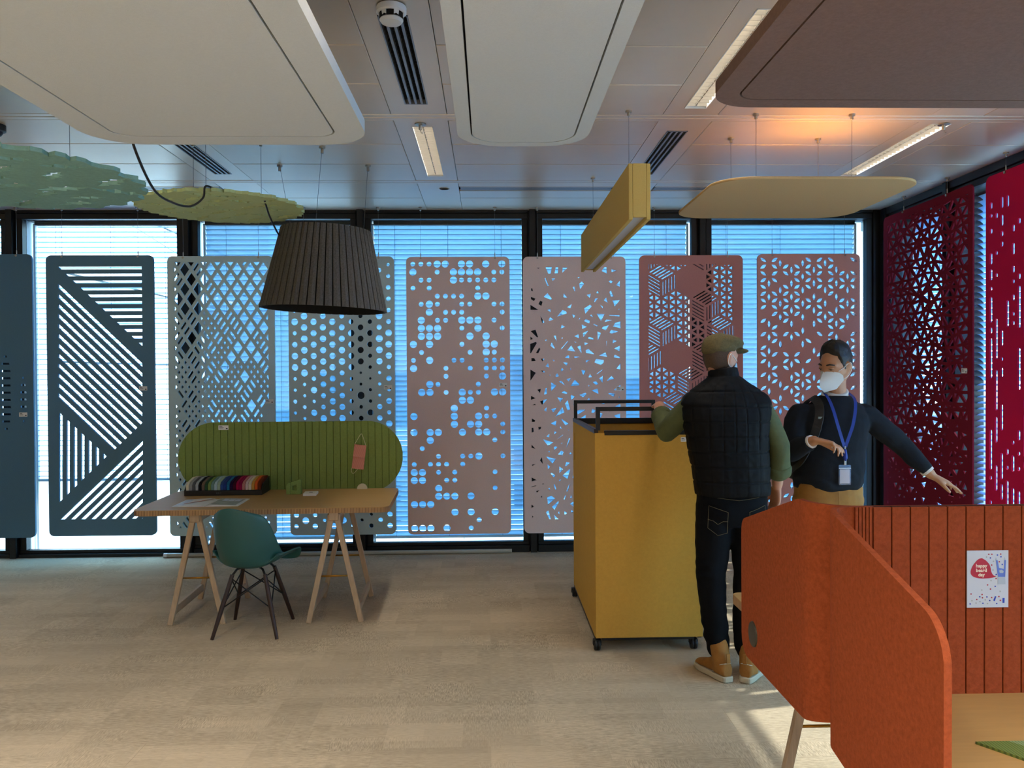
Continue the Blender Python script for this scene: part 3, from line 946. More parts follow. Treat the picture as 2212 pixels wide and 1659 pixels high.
# ================================================================== CEILING FIXTURES
M['lamp_on'] = emit('lamp_glow', '#fff6ec', LAMP_EMIT)
M['lamp_near'] = emit('louvre_lamp_glow', '#ffe9c8', LAMP_NEAR)
M['louvre'] = mat('louvre_aluminium', '#b5b1a8', 0.32, 0.8)
M['grille'] = mat('grille_aluminium', '#8c9094', 0.4, 0.6)
M['void'] = mat('black_void', '#040404', 0.9)
LAMP_L = {(0, 4.88): 'louvre ceiling light at the edge of the picture above the dark green disc', (1, 3.29): 'louvre ceiling light hidden above the large white raft',
          (2, 4.88): 'short louvre ceiling light in the middle between the white raft and the glazing', (3, 3.29): 'long louvre ceiling light beside the brown ceiling raft',
          (4, 4.80): 'narrow looking louvre ceiling light above the yellow raft'}
GR_L = {(1, 4.95): 'slotted air grille above the green discs', (2, 3.37): 'large slotted air grille beside the smoke detector', (3, 4.95): 'slotted air grille above the yellow box lamp'}
def luminaire(xc, y0, y1, label, group=None):
    t = thing('louvre_luminaire', label, 'ceiling light', (xc, (y0 + y1) / 2, CEIL), 0, group)
    L = (y1 - y0) / 2; w = FW / 2
    MB().box(-w, -w + .004, -L, L, 0.0, .10).box(w - .004, w, -L, L, 0.0, .10).box(-w, w, -L, -L + .004, 0, .10).box(-w, w, L - .004, L, 0, .10).box(-w, w, -L, L, .10, .104).build('housing', M['white_metal'], t)
    MB().box(-.028, .028, -L + .02, L - .02, .072, .09).build('lamp_tube', M['lamp_near'], t)
    MB().box(-.003, .003, -L + .004, L - .004, .012, .05).build('louvre_spine', M['louvre'], t)
    lamp_light(t, .09, 2 * L - .06, .069, NEAR_WATT, 85)
    n = 24; bm = None
    for k in range(n):
        y = -L + .02 + (2 * L - .04) * k / (n - 1)
        if bm is None:
            o = MB().loft([[(-w + .004, -.001, .008), (-w + .004, .001, .008), (-w + .004, .004, .045), (-w + .004, -.004, .045)],
                           [(w - .004, -.001, .008), (w - .004, .001, .008), (w - .004, .004, .045), (w - .004, -.004, .045)]]).build('louvre_blade', M['louvre'], t)
            bm = o.data; o.location = (0, y, 0)
        else: link('louvre_blade', bm, t, (0, y, 0))
    return t
def grille(xc, y0, y1, label):
    t = thing('air_grille', label, 'air grille', (xc, (y0 + y1) / 2, CEIL))
    L = (y1 - y0) / 2; w = FW / 2
    MB().box(-w, w, -L, L, .06, .07).build('backing', M['void'], t)
    MB().box(-w, -w + .006, -L, L, -.002, .06).box(w - .006, w, -L, L, -.002, .06).box(-w, w, -L, -L + .006, -.002, .06).box(-w, w, L - .006, L, -.002, .06).build('frame', M['grille'], t)
    bm = None
    for k in range(3):
        x = -w + FW * (k + 1) / 4
        if bm is None:
            o = MB().box(-.006, .006, -L, L, -.001, .03).build('grille_slat', M['grille'], t); bm = o.data; o.location = (x, 0, 0)
        else: link('grille_slat', bm, t, (x, 0, 0))
    cm = None; n = 26
    for k in range(n):
        y = -L + 2 * L * (k + .5) / n
        if cm is None:
            o = MB().box(-w + .006, w - .006, -.002, .002, .02, .04).build('deflector', M['frame2'], t); cm = o.data; o.location = (0, y, 0)
        else: link('deflector', cm, t, (0, y, 0))
    return t
for (s, a, b_, k) in FIX:
    xc = STRIPS[s] + SW / 2
    if k == 'lamp': luminaire(xc, a, b_, LAMP_L[(s, a)])
    else: grille(xc, a, b_, GR_L[(s, a)])
# more of the same lights behind the photographer: hung just under the plain ceiling field
for xc in (-5.0, -1.92, -.384, 1.15, 2.69):
    for y in (-1.6, .15, 1.95):
        if xc == -.384 and y == 1.95: continue
        t = thing('louvre_luminaire', 'louvre ceiling light over the room behind the photographer', 'ceiling light', (xc, y, CEIL - .045), 0, 'ceiling lights behind the photographer')
        MB().box(-.08, .08, -.6, .6, .0, .044).build('housing', M['white_metal'], t)
        MB().box(-.062, .062, -.58, .58, -.006, .0).build('lamp_tube', M['lamp_on'], t)
        lamp_light(t, .11, 1.1, -.008, LAMP_WATT)
# linear slot diffusers
for k, (x0, x1, y0, y1) in enumerate(SLOTS):
    t = thing('slot_diffuser', ['linear slot air diffuser behind the pale green disc', 'long linear slot air diffuser along the glazing in the middle', 'linear slot air diffuser behind the yellow raft'][k], 'air grille', ((x0 + x1) / 2, (y0 + y1) / 2, CEIL))
    a = (x1 - x0) / 2
    MB().box(-a, a, -.075, .075, .03, .04).build('backing', M['void'], t)
    MB().box(-a, a, -.078, -.064, -.002, .03).box(-a, a, .064, .078, -.002, .03).build('frame', M['ceil_strip'], t)
    bm = None
    for yy in (-.032, 0, .032):
        if bm is None:
            o = MB().box(-a, a, -.008, .008, 0, .025).build('diffuser_slat', M['grille'], t); bm = o.data; o.location = (0, yy, 0)
        else: link('diffuser_slat', bm, t, (0, yy, 0))
# smoke detector
t = thing('smoke_detector', 'round white smoke detector beside the large air grille', 'smoke detector', (-.378, 3.285, CEIL))
MB().lathe([(.001, -.003), (.058, -.003), (.060, -.008), (.060, -.026), (.054, -.030)], 28).build('base', M['white_metal'], t, smooth=rad(30))
MB().lathe([(.048, -.030), (.048, -.052)], 24).build('sensor_chamber', M['void'], t)
for k in range(6):
    a = k * pi / 3
    MB().bar((.050 * cos(a), .050 * sin(a), -.029), (.043 * cos(a), .043 * sin(a), -.054), .02, .004, (cos(a), sin(a), 0)).build('rib', M['white_metal'], t)
MB().lathe([(.045, -.052), (.047, -.056), (.040, -.066), (.001, -.069)], 28).build('cap', M['white_metal'], t, smooth=rad(30))
# little round spot, dark speaker
t = thing('recessed_spot', 'small round recessed spotlight in the ceiling strip near the glazing', 'spotlight', (STRIPS[2] + SW / 2 + .04, 6.505, CEIL))
MB().lathe([(.036, .0), (.042, -.003), (.044, .0)], 24).build('ring', M['white_metal'], t, smooth=True)
MB().lathe([(.034, .03), (.036, .0), (.034, .001)], 24).build('reflector', M['steel'], t, smooth=True)
t = thing('dome_camera', 'dark round ceiling camera at the picture edge above the green disc', 'camera', (-2.86, 4.86, CEIL))
MB().lathe([(.001, 0), (.06, 0), (.06, -.035), (.05, -.04)], 24).build('housing', M['black'], t, smooth=rad(40))
MB().ball((0, 0, -.038), .045, .045, .035).build('dome', M['black'], t, smooth=True)
# round cable anchors beside two ceiling lights
for k, (x, y) in enumerate([(-.391, 4.824), (2.70, 4.80)]):
    t = thing('cable_anchor', ['steel ceiling anchor hook at the end of the short middle ceiling light', 'steel ceiling anchor hook at the end of the ceiling light above the yellow raft'][k], 'hook', (x, y, CEIL))
    MB().lathe([(.001, 0), (.033, 0), (.033, -.004), (.010, -.008), (.010, -.03), (.007, -.034)], 20).build('plate', M['steel'], t, smooth=rad(40))
    MB().tube([(0, 0, -.03), (.004, 0, -.05), (.012, 0, -.055), (.014, 0, -.045)], .003, 6).build('hook', M['steel'], t)

# ================================================================== CEILING RAFTS
def raft(label, name_m, x0, x1, y0, y1, r, z, m, th=.045, gap=.11, groove=True, cables=(), rim_light=False):
    cx, cy = (x0 + x1) / 2, (y0 + y1) / 2
    loc = (cx, cy, z)
    t = thing('ceiling_raft', label, 'ceiling panel', loc)
    X0, X1, Y0, Y1 = x0 - cx, x1 - cx, y0 - cy, y1 - cy
    out = rrect(X0, X1, Y0, Y1, r, 12)
    if groove:
        inn = rrect(X0 + gap, X1 - gap, Y0 + gap, Y1 - gap, max(.02, r - gap), 12); in2 = rrect(X0 + gap + .007, X1 - gap - .007, Y0 + gap + .007, Y1 - gap - .007, max(.015, r - gap - .007), 12)
        o = cutplate(out, [inn], th, 'z').build('rim', m, t, bevel=0); o.location = (0, 0, th / 2)
        o = cutplate(in2, [], th, 'z').build('panel', m, t); o.location = (0, 0, th / 2)
        o = cutplate(rrect(X0 + gap - .03, X1 - gap + .03, Y0 + gap - .03, Y1 - gap + .03, .03), [], .004, 'z').build('backing', M['void'], t); o.location = (0, 0, th + .002)
    else:
        MB().prism(out, 0, th).build('panel', m, t, bevel=.004)
    cable_set(t, [(a - cx, b - cy, th) for a, b in cables], base=loc, clip=.02)
    return t
M['raft_white'] = felt('white_felt', '#b0b6b6', var=.03, scale=120)
M['raft_brown'] = felt('brown_felt', '#6f594f', var=.10, scale=70)
M['raft_yellow'] = felt('ochre_felt', '#b3956a', var=.05, scale=140)
raft('large white rounded ceiling raft with a warm lit edge, nearest on the window side', 'raft', -1.50, -.455, .9, 3.245, .19, 2.50, M['raft_white'], cables=[(-1.3, 1.2), (-.65, 1.2), (-1.3, 2.9), (-.65, 2.9)])
raft('white rounded ceiling raft hanging in the middle beside the smoke detector', 'raft', -.125, .425, 1.2, 3.62, .19, 2.60, M['raft_white'], cables=[(0.0, 1.5), (.3, 1.5), (0, 3.2), (.3, 3.2)], gap=.055)
raft('dark brown rounded ceiling raft hanging over the orange desk screens', 'raft', .82, 2.7, .9, 3.085, .17, 2.60, M['raft_brown'], cables=[(1.06, 2.66), (2.4, 2.66), (1.06, 1.2), (2.4, 1.2)], gap=.085)
ry = raft('thin ochre yellow rounded ceiling raft in front of the glazing', 'raft', 1.19, 2.30, 4.20, 5.28, .20, 2.595, M['raft_yellow'], th=.014, groove=False, cables=[(1.52, 4.62), (2.07, 4.62), (1.52, 5.10), (2.07, 5.10)])
# small warm uplight standing on the yellow raft
t = thing('uplight', 'small warm uplight lying on top of the ochre raft', 'lamp', (2.0, 4.86, 2.609))
MB().box(-.25, .25, -.03, .03, 0, .03).build('housing', M['white_metal'], t, bevel=.004)
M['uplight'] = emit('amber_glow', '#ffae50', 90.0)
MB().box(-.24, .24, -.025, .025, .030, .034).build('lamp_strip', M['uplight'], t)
# warm lamp added out of view to light the large white raft's edge
t = thing('added_rim_lamp', 'added strip lamp out of view, lighting the edge of the large white raft', 'lamp', (-.27, 1.6, 2.80))
MB().box(-.03, .03, -.7, .7, 0, .03).build('housing', M['white_metal'], t)
MB().box(-.025, .025, -.69, .69, -.008, 0).build('lamp_strip', emit('warm_strip_glow', '#ffdcae', 30.0), t)
cable_set(t, [(0, -.5, .03), (0, .5, .03)], base=(0, 0, 2.80), clip=.015)

# ================================================================== LEAFY DISCS
def leafdisc(label, cx, cy, z, R, m, seed, cables, nh):
    r = random.Random(seed); out = []; n = 46
    for k in range(n):
        a0 = 2 * pi * k / n
        st = r.uniform(.035, .075)
        d = r.choice([-1, 1])
        for f, rr in ((0.02, 1 + st * d * .5), (.5, 1 + st * .4 * d), (.96, 1 - st * d * .55)):
            a = a0 + f * 2 * pi / n
            out.append((R * rr * cos(a), R * rr * sin(a)))
    holes = []; C_ = []
    tries = 0
    while len(holes) < nh and tries < 4000:
        tries += 1
        rr = R * sqrt(r.random()) * .86; a = r.uniform(0, 2 * pi); c = (rr * cos(a), rr * sin(a))
        if any((c[0] - q[0]) ** 2 + (c[1] - q[1]) ** 2 < (.155 * R / .6) ** 2 for q in C_): continue
        C_.append(c); L = r.uniform(.085, .125) * R / .6; th = r.uniform(-.8, .8)
        sh = [(-1, .05), (-.55, .28), (-.45, .12), (-.1, .38), (.05, .16), (.4, .32), (.45, .12), (1, .0), (.5, -.1), (.35, -.34), (.1, -.12), (-.3, -.36), (-.4, -.12)]
        holes.append([(c[0] + L * (x * cos(th) - y * sin(th)), c[1] + L * (x * sin(th) + y * cos(th))) for x, y in sh])
    loc = (cx, cy, z)
    t = thing('leaf_disc', label, 'ceiling panel', loc)
    o = cutplate(out, holes, .018, 'z').build('felt_disc', m, t); o.location = (0, 0, .009)
    cable_set(t, [(a - cx, b - cy, .018) for a, b in cables], base=loc, clip=.015)
M['gdark'] = felt('moss_green_felt', '#749a90', var=.10, scale=60)
M['glight'] = felt('pale_green_felt', '#a3b07f', var=.06, scale=80)
leafdisc('large moss green round ceiling disc with leafy cut-outs at the picture edge', -2.29, 3.83, 2.50, .66, M['gdark'], 4, [(-2.1, 4.2), (-2.6, 4.2), (-2.3, 3.4)], 26)
leafdisc('smaller pale green round ceiling disc with leafy cut-outs above the desk', -1.60, 4.985, 2.60, .475, M['glight'], 8, [(-1.84, 5.2), (-1.42, 5.2), (-1.6, 4.72)], 30)

# ================================================================== PENDANT LAMP
t = thing('pendant_lamp', 'large black pleated felt pendant lamp hanging over the trestle desk', 'lamp', (-1.095, 5.5, 2.03))
M['lampfelt'] = felt('charcoal_felt', '#55534f', var=.28, scale=110)
M['lampdark'] = mat('black_felt_lining', '#0b0b0b', 0.95)
tilt = Matrix.Rotation(rad(2.2), 4, 'Y')
R0, R1, hh = .412, .292, .53
N = 48; sm = None
a = pi / N * .84
mb = MB()
mb.loft([[(r * cos(-a) , r * sin(-a), z) for r, z in ((R0, 0), (R1, hh), (R1 - .012, hh), (R0 - .012, 0))],
         [(r * cos(0) * 1.012, 0, z) for r, z in ((R0, 0), (R1, hh), (R1 - .012, hh), (R0 - .012, 0))],
         [(r * cos(a), r * sin(a), z) for r, z in ((R0, 0), (R1, hh), (R1 - .012, hh), (R0 - .012, 0))]])
for k in range(N):
    if sm is None:
        o = mb.build('shade_slat', M['lampfelt'], t); sm = o.data
    else: o = link('shade_slat', sm, t)
    o.matrix_local = tilt @ Matrix.Rotation(2 * pi * k / N, 4, 'Z')
mb = MB(); n = 48
prof = [(R0 - .011, .001), (R1 - .011, hh), (R1 - .018, hh), (R0 - .018, .001)]
rings = [[(r * cos(2 * pi * k / n), r * sin(2 * pi * k / n), z) for r, z in prof] for k in range(n)]
mb.loft(rings + [rings[0]], caps=False)
o = mb.build('shade_lining', M['lampdark'], t); o.matrix_local = tilt
o = MB().lathe([(.001, hh - .03), (R1 - .012, hh - .03), (R1 - .012, hh - .02), (.001, hh - .02)], 40).build('top_plate', M['lampdark'], t); o.matrix_local = tilt
MB().lathe([(.02, .40), (.028, .38), (.028, .30), (.022, .29)], 14).build('lamp_holder', M['black'], t)
MB().ball((0, 0, .24), .045, .045, .055).build('bulb', mat('unlit_bulb', '#555552', .3), t, smooth=True)
for (bx, by), (tx, ty) in (((0, -.25), (.035, -.19)), ((-.24, .16), (-.352, .272)), ((.24, .16), (.26, .27))):
    c = MB().tube([(bx, by, hh - .02), (tx, ty, CEIL - 2.03)], .0014, 6).build('suspension_cable', M['cable'], t)
    zt = CEIL - 2.03
    MB().lathe([(.006, zt - .045), (.010, zt - .043), (.010, zt - .016), (.020, zt - .012), (.020, zt), (.004, zt)], 14, (tx, ty, 0)).build('ceiling_mount', M['steel'], c, smooth=rad(40))
# black flex: from the white raft over the green disc to the lamp
pts = [(-1.385, 3.27, 2.57), (-1.40, 3.30, 2.51), (-1.445, 3.6, 2.407), (-1.458, 3.85, 2.40), (-1.465, 4.1, 2.435), (-1.49, 4.35, 2.53), (-1.52, 4.48, 2.62), (-1.50, 4.62, 2.632),
       (-1.38, 4.72, 2.632), (-1.29, 4.74, 2.626), (-1.30, 4.85, 2.60), (-1.316, 5.0, 2.555), (-1.325, 5.2, 2.50), (-1.345, 5.34, 2.50)]
def smooth_pts(p, k=6):
    p = [Vector(q) for q in p]; out = []
    for i in range(len(p) - 1):
        a, b, c, d = p[max(0, i - 1)], p[i], p[i + 1], p[min(len(p) - 1, i + 2)]
        for s in range(k):
            u = s / k
            out.append(.5 * ((2 * b) + (c - a) * u + (2 * a - 5 * b + 4 * c - d) * u * u + (3 * b - a - 3 * c + d) * u ** 3))
    return out + [p[-1]]
tag(MB().tube(smooth_pts(pts), .0055, 8).build('lamp_flex', M['black'], origin=pts[0], smooth=True), 'black electric flex looping from the white raft past the green disc to the pleated lamp', 'cable')

# ================================================================== YELLOW BOX LAMP
t = thing('box_lamp', 'long ochre felt box lamp hanging end-on in front of the pink screen', 'lamp', (.788, 5.35, 2.395))
M['ochre_box'] = felt('ochre_box_felt', '#c0a35e', var=.05, scale=140)
L = 1.10
MB().box(-.057, -.036, -L, L, 0, .292).build('side_panel', M['ochre_box'], t, bevel=.003)
MB().box(.036, .057, -L, L, 0, .292).build('side_panel', M['ochre_box'], t, bevel=.003)
MB().box(-.0355, .0355, -L, -L + .02, .014, .292).build('end_panel', M['ochre_box'], t, bevel=.002)
MB().box(-.0355, .0355, L - .02, L, .014, .292).build('end_panel', M['ochre_box'], t, bevel=.002)
MB().box(-.0355, .0355, -L + .02, L - .02, .27, .292).build('top_panel', M['ochre_box'], t)
MB().box(-.034, .034, -L + .02, L - .02, .02, .03).build('diffuser', mat('frosted_diffuser', '#b9bcc0', .5), t)
cable_set(t, [(0, -.78, .292), (0, .79, .292)], base=(0, 0, 2.395), clip=.015)
# ================================================================== TRESTLE DESK
def top_mat():
    m = mat('oak_laminate', '#a8854f', 0.55, var=.06, vscale=5, stretch=(1, 14, 14))
    return m
def edge_mat():
    m, n, l, b = newmat('honeycomb_edge')
    tc = n.new('ShaderNodeTexCoord'); sx = n.new('ShaderNodeSeparateXYZ'); l.new(tc.outputs['Object'], sx.inputs[0])
    ad = n.new('ShaderNodeMath'); ad.operation = 'ADD'; l.new(sx.outputs[0], ad.inputs[0]); l.new(sx.outputs[1], ad.inputs[1])
    mu = n.new('ShaderNodeMath'); mu.operation = 'MULTIPLY'; mu.inputs[1].default_value = 2 * pi / .0095; l.new(ad.outputs[0], mu.inputs[0])
    si = n.new('ShaderNodeMath'); si.operation = 'SINE'; l.new(mu.outputs[0], si.inputs[0])
    rp = n.new('ShaderNodeValToRGB'); rp.color_ramp.elements[0].position = .25; rp.color_ramp.elements[1].position = .6
    rp.color_ramp.elements[0].color = lin('#6e5236'); rp.color_ramp.elements[1].color = lin('#b48e62')
    mr = n.new('ShaderNodeMapRange'); mr.inputs['From Min'].default_value = -1; l.new(si.outputs[0], mr.inputs['Value'])
    l.new(mr.outputs[0], rp.inputs[0]); l.new(rp.outputs[0], b.inputs['Base Color'])
    b.inputs['Roughness'].default_value = .7
    return m
M['top'] = top_mat(); M['edge'] = edge_mat()
def desk_top(parent, x0, x1, y0, y1, z, r=.06, th=.036):
    p = rrect(x0, x1, y0, y1, r, 6)
    o = MB().prism(p, z - th + .001, z - .0035).build('table_core', M['edge'], parent)
    MB().prism(p, z - .0035, z).build('table_top', M['top'], parent)
    MB().prism(p, z - th, z - th + .001).build('table_underside', M['top'], parent)
def trestle(parent, xc, y0, y1, htop=.714, spread=.168):
    t = MB().box(xc - .03, xc + .03, y0 - .03, y1 + .03, htop - .05, htop).build('trestle', M['wood'], parent, bevel=.004)
    for y in (y0, y1):
        for s in (-1, 1):
            MB().bar((xc + s * spread, y, 0), (xc + s * .012, y, htop - .006), .034, .028, (0, 1, 0)).build('leg', M['wood'], t, bevel=.003)
        MB().tube([(xc - .075 * 1.28, y, .30), (xc + .075 * 1.28, y, .30)], .006, 8).build('spreader_rod', M['brass'], t, smooth=True)
        MB().box(xc - .04, xc + .04, y - .018, y + .018, htop - .055, htop - .012).build('head_block', M['wood'], t, bevel=.003)
    for s in (-1, 1):
        k = s * (spread - .075 / htop * (spread - .012))
        MB().bar((xc + k, y0, .085), (xc + k, y1, .085), .02, .05).build('stretcher', M['wood'], t, bevel=.003)
    return t
DR = rad(2.0)
desk = thing('trestle_desk', 'oak trestle desk with a green felt screen along its back edge', 'desk', (-1.447, 5.68, 0), DR)
desk_top(desk, -.825, .785, -.44, .44, .75)
trestle(desk, -.45, -.36, .25); trestle(desk, .43, -.385, .22)
# green stadium screen, made of grooved strips
M['groove_green'] = felt('groove_shade_green', '#2f3a1a')  # green felt darkened, paints the shade inside the grooves
M['groove_rust'] = felt('groove_shade_rust', '#35140d')  # rust felt darkened, shade between the strips is in the colour
M['green'] = felt('olive_green_felt', '#77894a', var=.10, scale=90)
gs = thing('desk_screen', 'long green stadium shaped felt screen behind the trestle desk', 'screen', (-1.447, 5.68, .72), DR)
XA, XB, RS = -.83, .815, .266
def stadium_h(x):
    d = max(0, XA + RS - x, x - (XB - RS))
    return sqrt(max(0, RS * RS - d * d))
MB().box(XA + .25, XB - .25, .462, .472, .01, 2 * RS - .01).build('backing', M['groove_green'], gs)
nst = 32; wst = (XB - XA) / nst
for k in range(nst):
    a, b_ = XA + k * wst + .0016, XA + (k + 1) * wst - .0016
    xs = [a + (b_ - a) * i / 5 for i in range(6)]
    up = [(x, RS + stadium_h(x)) for x in xs]; dn = [(x, RS - stadium_h(x)) for x in reversed(xs)]
    poly = [p for i, p in enumerate(up + dn)]
    if abs(area2(poly)) < 1e-5: continue
    cutplate(poly, [], .014, 'y').build('felt_strip', M['green'], gs, bevel=0).location = (0, .455, 0)
cutplate([(x, RS + (stadium_h(x) - .002)) for x in [XA + .012 + (XB - XA - .024) * i / 60 for i in range(61)]] + [(x, RS - (stadium_h(x) - .002)) for x in [XB - .012 - (XB - XA - .024) * i / 60 for i in range(61)]], [], .008, 'y').build('felt_back', M['groove_green'], gs).location = (0, .466, 0)
label_card(gs, -.50, .448, 1.213 - .72, .073, .033)
# cream cable grommet half disc
tag(cutplate([(.038 * cos(pi * k / 12), .04 * sin(pi * k / 12)) for k in range(13)], [], .02, 'y').build('cable_port', mat('cream_plastic', '#cfc7a8', .5), loc=(-.945, 6.105, .75)), 'cream half round cable port at the back of the oak desk', 'cable port')
# pink striped face mask hung on the screen
def stripe_mat(name, h1, h2, freq, axis=0):
    m, n, l, b = newmat(name)
    tc = n.new('ShaderNodeTexCoord'); sx = n.new('ShaderNodeSeparateXYZ'); l.new(tc.outputs['Object'], sx.inputs[0])
    mu = n.new('ShaderNodeMath'); mu.operation = 'MULTIPLY'; mu.inputs[1].default_value = freq; l.new(sx.outputs[axis], mu.inputs[0])
    si = n.new('ShaderNodeMath'); si.operation = 'SINE'; l.new(mu.outputs[0], si.inputs[0])
    rp = n.new('ShaderNodeValToRGB'); rp.color_ramp.elements[0].position = .35; rp.color_ramp.elements[1].position = .65
    rp.color_ramp.elements[0].color = lin(h1); rp.color_ramp.elements[1].color = lin(h2)
    mr = n.new('ShaderNodeMapRange'); mr.inputs['From Min'].default_value = -1; l.new(si.outputs[0], mr.inputs['Value'])
    l.new(mr.outputs[0], rp.inputs[0]); l.new(rp.outputs[0], b.inputs['Base Color']); b.inputs['Roughness'].default_value = .9
    return m
fm = thing('face_mask', 'pink striped fabric face mask hanging on the green screen', 'face mask', (-.965, 6.105, .99), 0)
mb = MB(); n = 12; rows = []
for j in range(13):
    z = -.09 + .18 * j / 12
    rows.append([((i / n - .5) * .088, -.016 - .006 * cos(pi * (i / n - .5)) + .004 * abs(sin(j * pi / 2)) - (.004 if abs(j - 6) < 1 else 0), z) for i in range(n + 1)])
vs = [p for r in rows for p in r]; vs += [(x, y + .004, z) for x, y, z in vs]; nn = n + 1; q = 13 * nn; fs = []
for j in range(12):
    for i in range(n):
        a = j * nn + i
        fs.append((a, a + 1, a + 1 + nn, a + nn)); fs.append((q + a, q + a + nn, q + a + 1 + nn, q + a + 1))
for i in range(n): fs += [(i + 1, i, q + i, q + i + 1), (12 * nn + i, 12 * nn + i + 1, q + 12 * nn + i + 1, q + 12 * nn + i)]
for j in range(12): fs += [(j * nn, (j + 1) * nn, q + (j + 1) * nn, q + j * nn), ((j + 1) * nn + n, j * nn + n, q + j * nn + n, q + (j + 1) * nn + n)]
mb.add(vs, fs)
o = mb.build('mask_body', stripe_mat('pink_stripe', '#b06858', '#d89a86', 1450), fm, smooth=rad(50)); o.rotation_euler = (0, rad(7), 0)
M['elastic'] = mat('cream_elastic', '#cfc9a0', .8)
o = MB().tube(smooth_pts([(-.042, -.018, .088), (-.024, -.016, .13), (-.008, -.014, .165), (.002, -.013, .168), (.02, -.014, .135), (.042, -.018, .088)]), .0018, 6).build('ear_loop', M['elastic'], fm); o.rotation_euler = (0, rad(7), 0)
o = MB().tube(smooth_pts([(-.042, -.018, -.088), (-.043, -.016, -.11), (-.028, -.014, -.128), (-.005, -.014, -.10), (.0, -.016, -.09)]), .0018, 6).build('ear_loop', M['elastic'], fm); o.rotation_euler = (0, rad(7), 0)

# fabric sample box
sb = thing('sample_box', 'black tray of folded felt colour samples on the oak desk', 'sample box', (-1.885, 5.955, .75), DR)
wd, dp = .265, .12
MB().box(-wd, wd, -dp, dp, 0, .036).build('tray', M['black'], sb, bevel=.004)
for s in (-1, 1):
    mb = MB(); mb.M = Matrix(((0, 0, 1, 0), (1, 0, 0, 0), (0, 1, 0, 0), (0, 0, 0, 1)))
    mb.prism([(-dp, .0), (dp, .0), (dp, .105), (-dp + .05, .075), (-dp, .04)], s * wd - .004, s * wd + .004); mb.build('tray_side', M['black'], sb)
hexs = ['#c9c3ae', '#8f8f8b', '#55585a', '#9aa0a0', '#16181a', '#6d5c4c', '#2f4a30', '#748a4a', '#6a8a84', '#9cb4bb', '#94ac98', '#31497e', '#2a3b74', '#23678a', '#2a1238', '#3c0f24', '#98143e', '#8a1240', '#b37570', '#c4aaa6', '#c9bfa6', '#b98a3e', '#cc5a26', '#6a2f1c']
mp_ = []
pitch = 2 * (wd - .006) / len(hexs)
for k, hx in enumerate(hexs):
    x0 = -wd + .006 + k * pitch
    mb = MB(); mb.M = Matrix(((0, 0, 1, 0), (1, 0, 0, 0), (0, 1, 0, 0), (0, 0, 0, 1)))
    mb.prism([(-dp + .004, .037), (dp - .004, .037), (dp - .004, .112), (.03, .115), (-dp + .03, .094), (-dp + .004, .076)], x0 + .0006, x0 + pitch - .0006)
    mb.build('felt_sample', felt('sample_' + hx[1:], hx, .08, 150), sb, bevel=.003)
text_obj('maker_mark', 'ARC', .020, mat('grey_print', '#4a4c4e', .6), sb, Matrix.Translation((-.03, -dp - .0008, .017)) @ Matrix.Rotation(pi / 2, 4, 'X'))

# open magazine
mg = thing('magazine', 'open magazine with photo pages lying on the oak desk', 'magazine', (-1.847, 5.495, .75), DR)
M['paper'] = mat('magazine_paper', '#d3d2cc', .5)
M['photo_grey'] = mat('printed_photo_grey', '#8f9488', .5, var=.35, vscale=14)
M['photo_pink'] = mat('printed_photo_rose', '#b06a5c', .5, var=.2, vscale=30)
M['photo_sky'] = mat('printed_photo_pale', '#b9c2cc', .5, var=.1, vscale=12)
for s in (-1, 1):
    rows = []
    for k in range(9):
        t = k / 8; x = s * (.002 + .208 * t); z = .004 + .010 * (1 - t) ** 1.0 * (4 * t if t < .25 else 1) * .9
        rows.append((x, z))
    mb = MB()
    mb.loft([[(x, -.15, z), (x, .15, z), (x, .15, .0005), (x, -.15, .0005)] for x, z in rows])
    pg = mb.build('page_block', M['paper'], mg)
    if s < 0:
        MB().bar((-.155, -.075, .0098), (-.015, .09, .0145), .014, .0006, (0, 0, 1)).build('printed_pencil_photo', M['photo_pink'], pg)
        MB().loft([[(-.20, -.12, .0056), (-.20, .12, .0056), (-.20, .12, .006), (-.20, -.12, .006)], [(-.15, -.12, .0078), (-.15, .12, .0078), (-.15, .12, .0082), (-.15, -.12, .0082)]]).build('printed_page_picture', M['photo_sky'], pg)
    else:
        MB().loft([[(.03, -.13, .0133), (.03, .13, .0133), (.03, .13, .0138), (.03, -.13, .0138)], [(.19, -.13, .0052), (.19, .13, .0052), (.19, .13, .0057), (.19, -.13, .0057)]]).build('printed_page_picture', M['photo_grey'], pg)
        for i in range(3):
            MB().loft([[(.06 + .04 * i, .02, .0125 - .002 * i), (.06 + .04 * i, .10, .0125 - .002 * i), (.06 + .04 * i, .10, .013 - .002 * i), (.06 + .04 * i, .02, .013 - .002 * i)],
                       [(.095 + .04 * i, .02, .0108 - .002 * i), (.095 + .04 * i, .10, .0108 - .002 * i), (.095 + .04 * i, .10, .0113 - .002 * i), (.095 + .04 * i, .02, .0113 - .002 * i)]]).build('printed_block', M['photo_sky'], pg)
# green felt phone stand
ps = thing('felt_stand', 'light green folded felt stand on the oak desk', 'stand', (-1.392, 5.87, .75), 0)
M['lgreen'] = felt('light_green_felt', '#7f9656', .08, 120)
MB().box(-.052, .052, -.0, .012, 0, .0001)
cutplate([(-.052, 0), (-.02, 0), (-.02, .085), (-.035, .083), (-.05, .07), (-.052, .055)], [], .03, 'y').build('felt_block', M['lgreen'], ps, bevel=.002)
cutplate([(-.0185, 0), (.048, 0), (.052, .006), (.052, .102), (.046, .108), (.036, .105), (-.0185, .086)], [[(-.008, .03), (.022, .03), (.022, .072), (-.008, .060)]], .03, 'y').build('felt_block', M['lgreen'], ps, bevel=.002)
MB().box(-.052, .052, .012, .03, 0, .05).build('felt_back', M['lgreen'], ps)
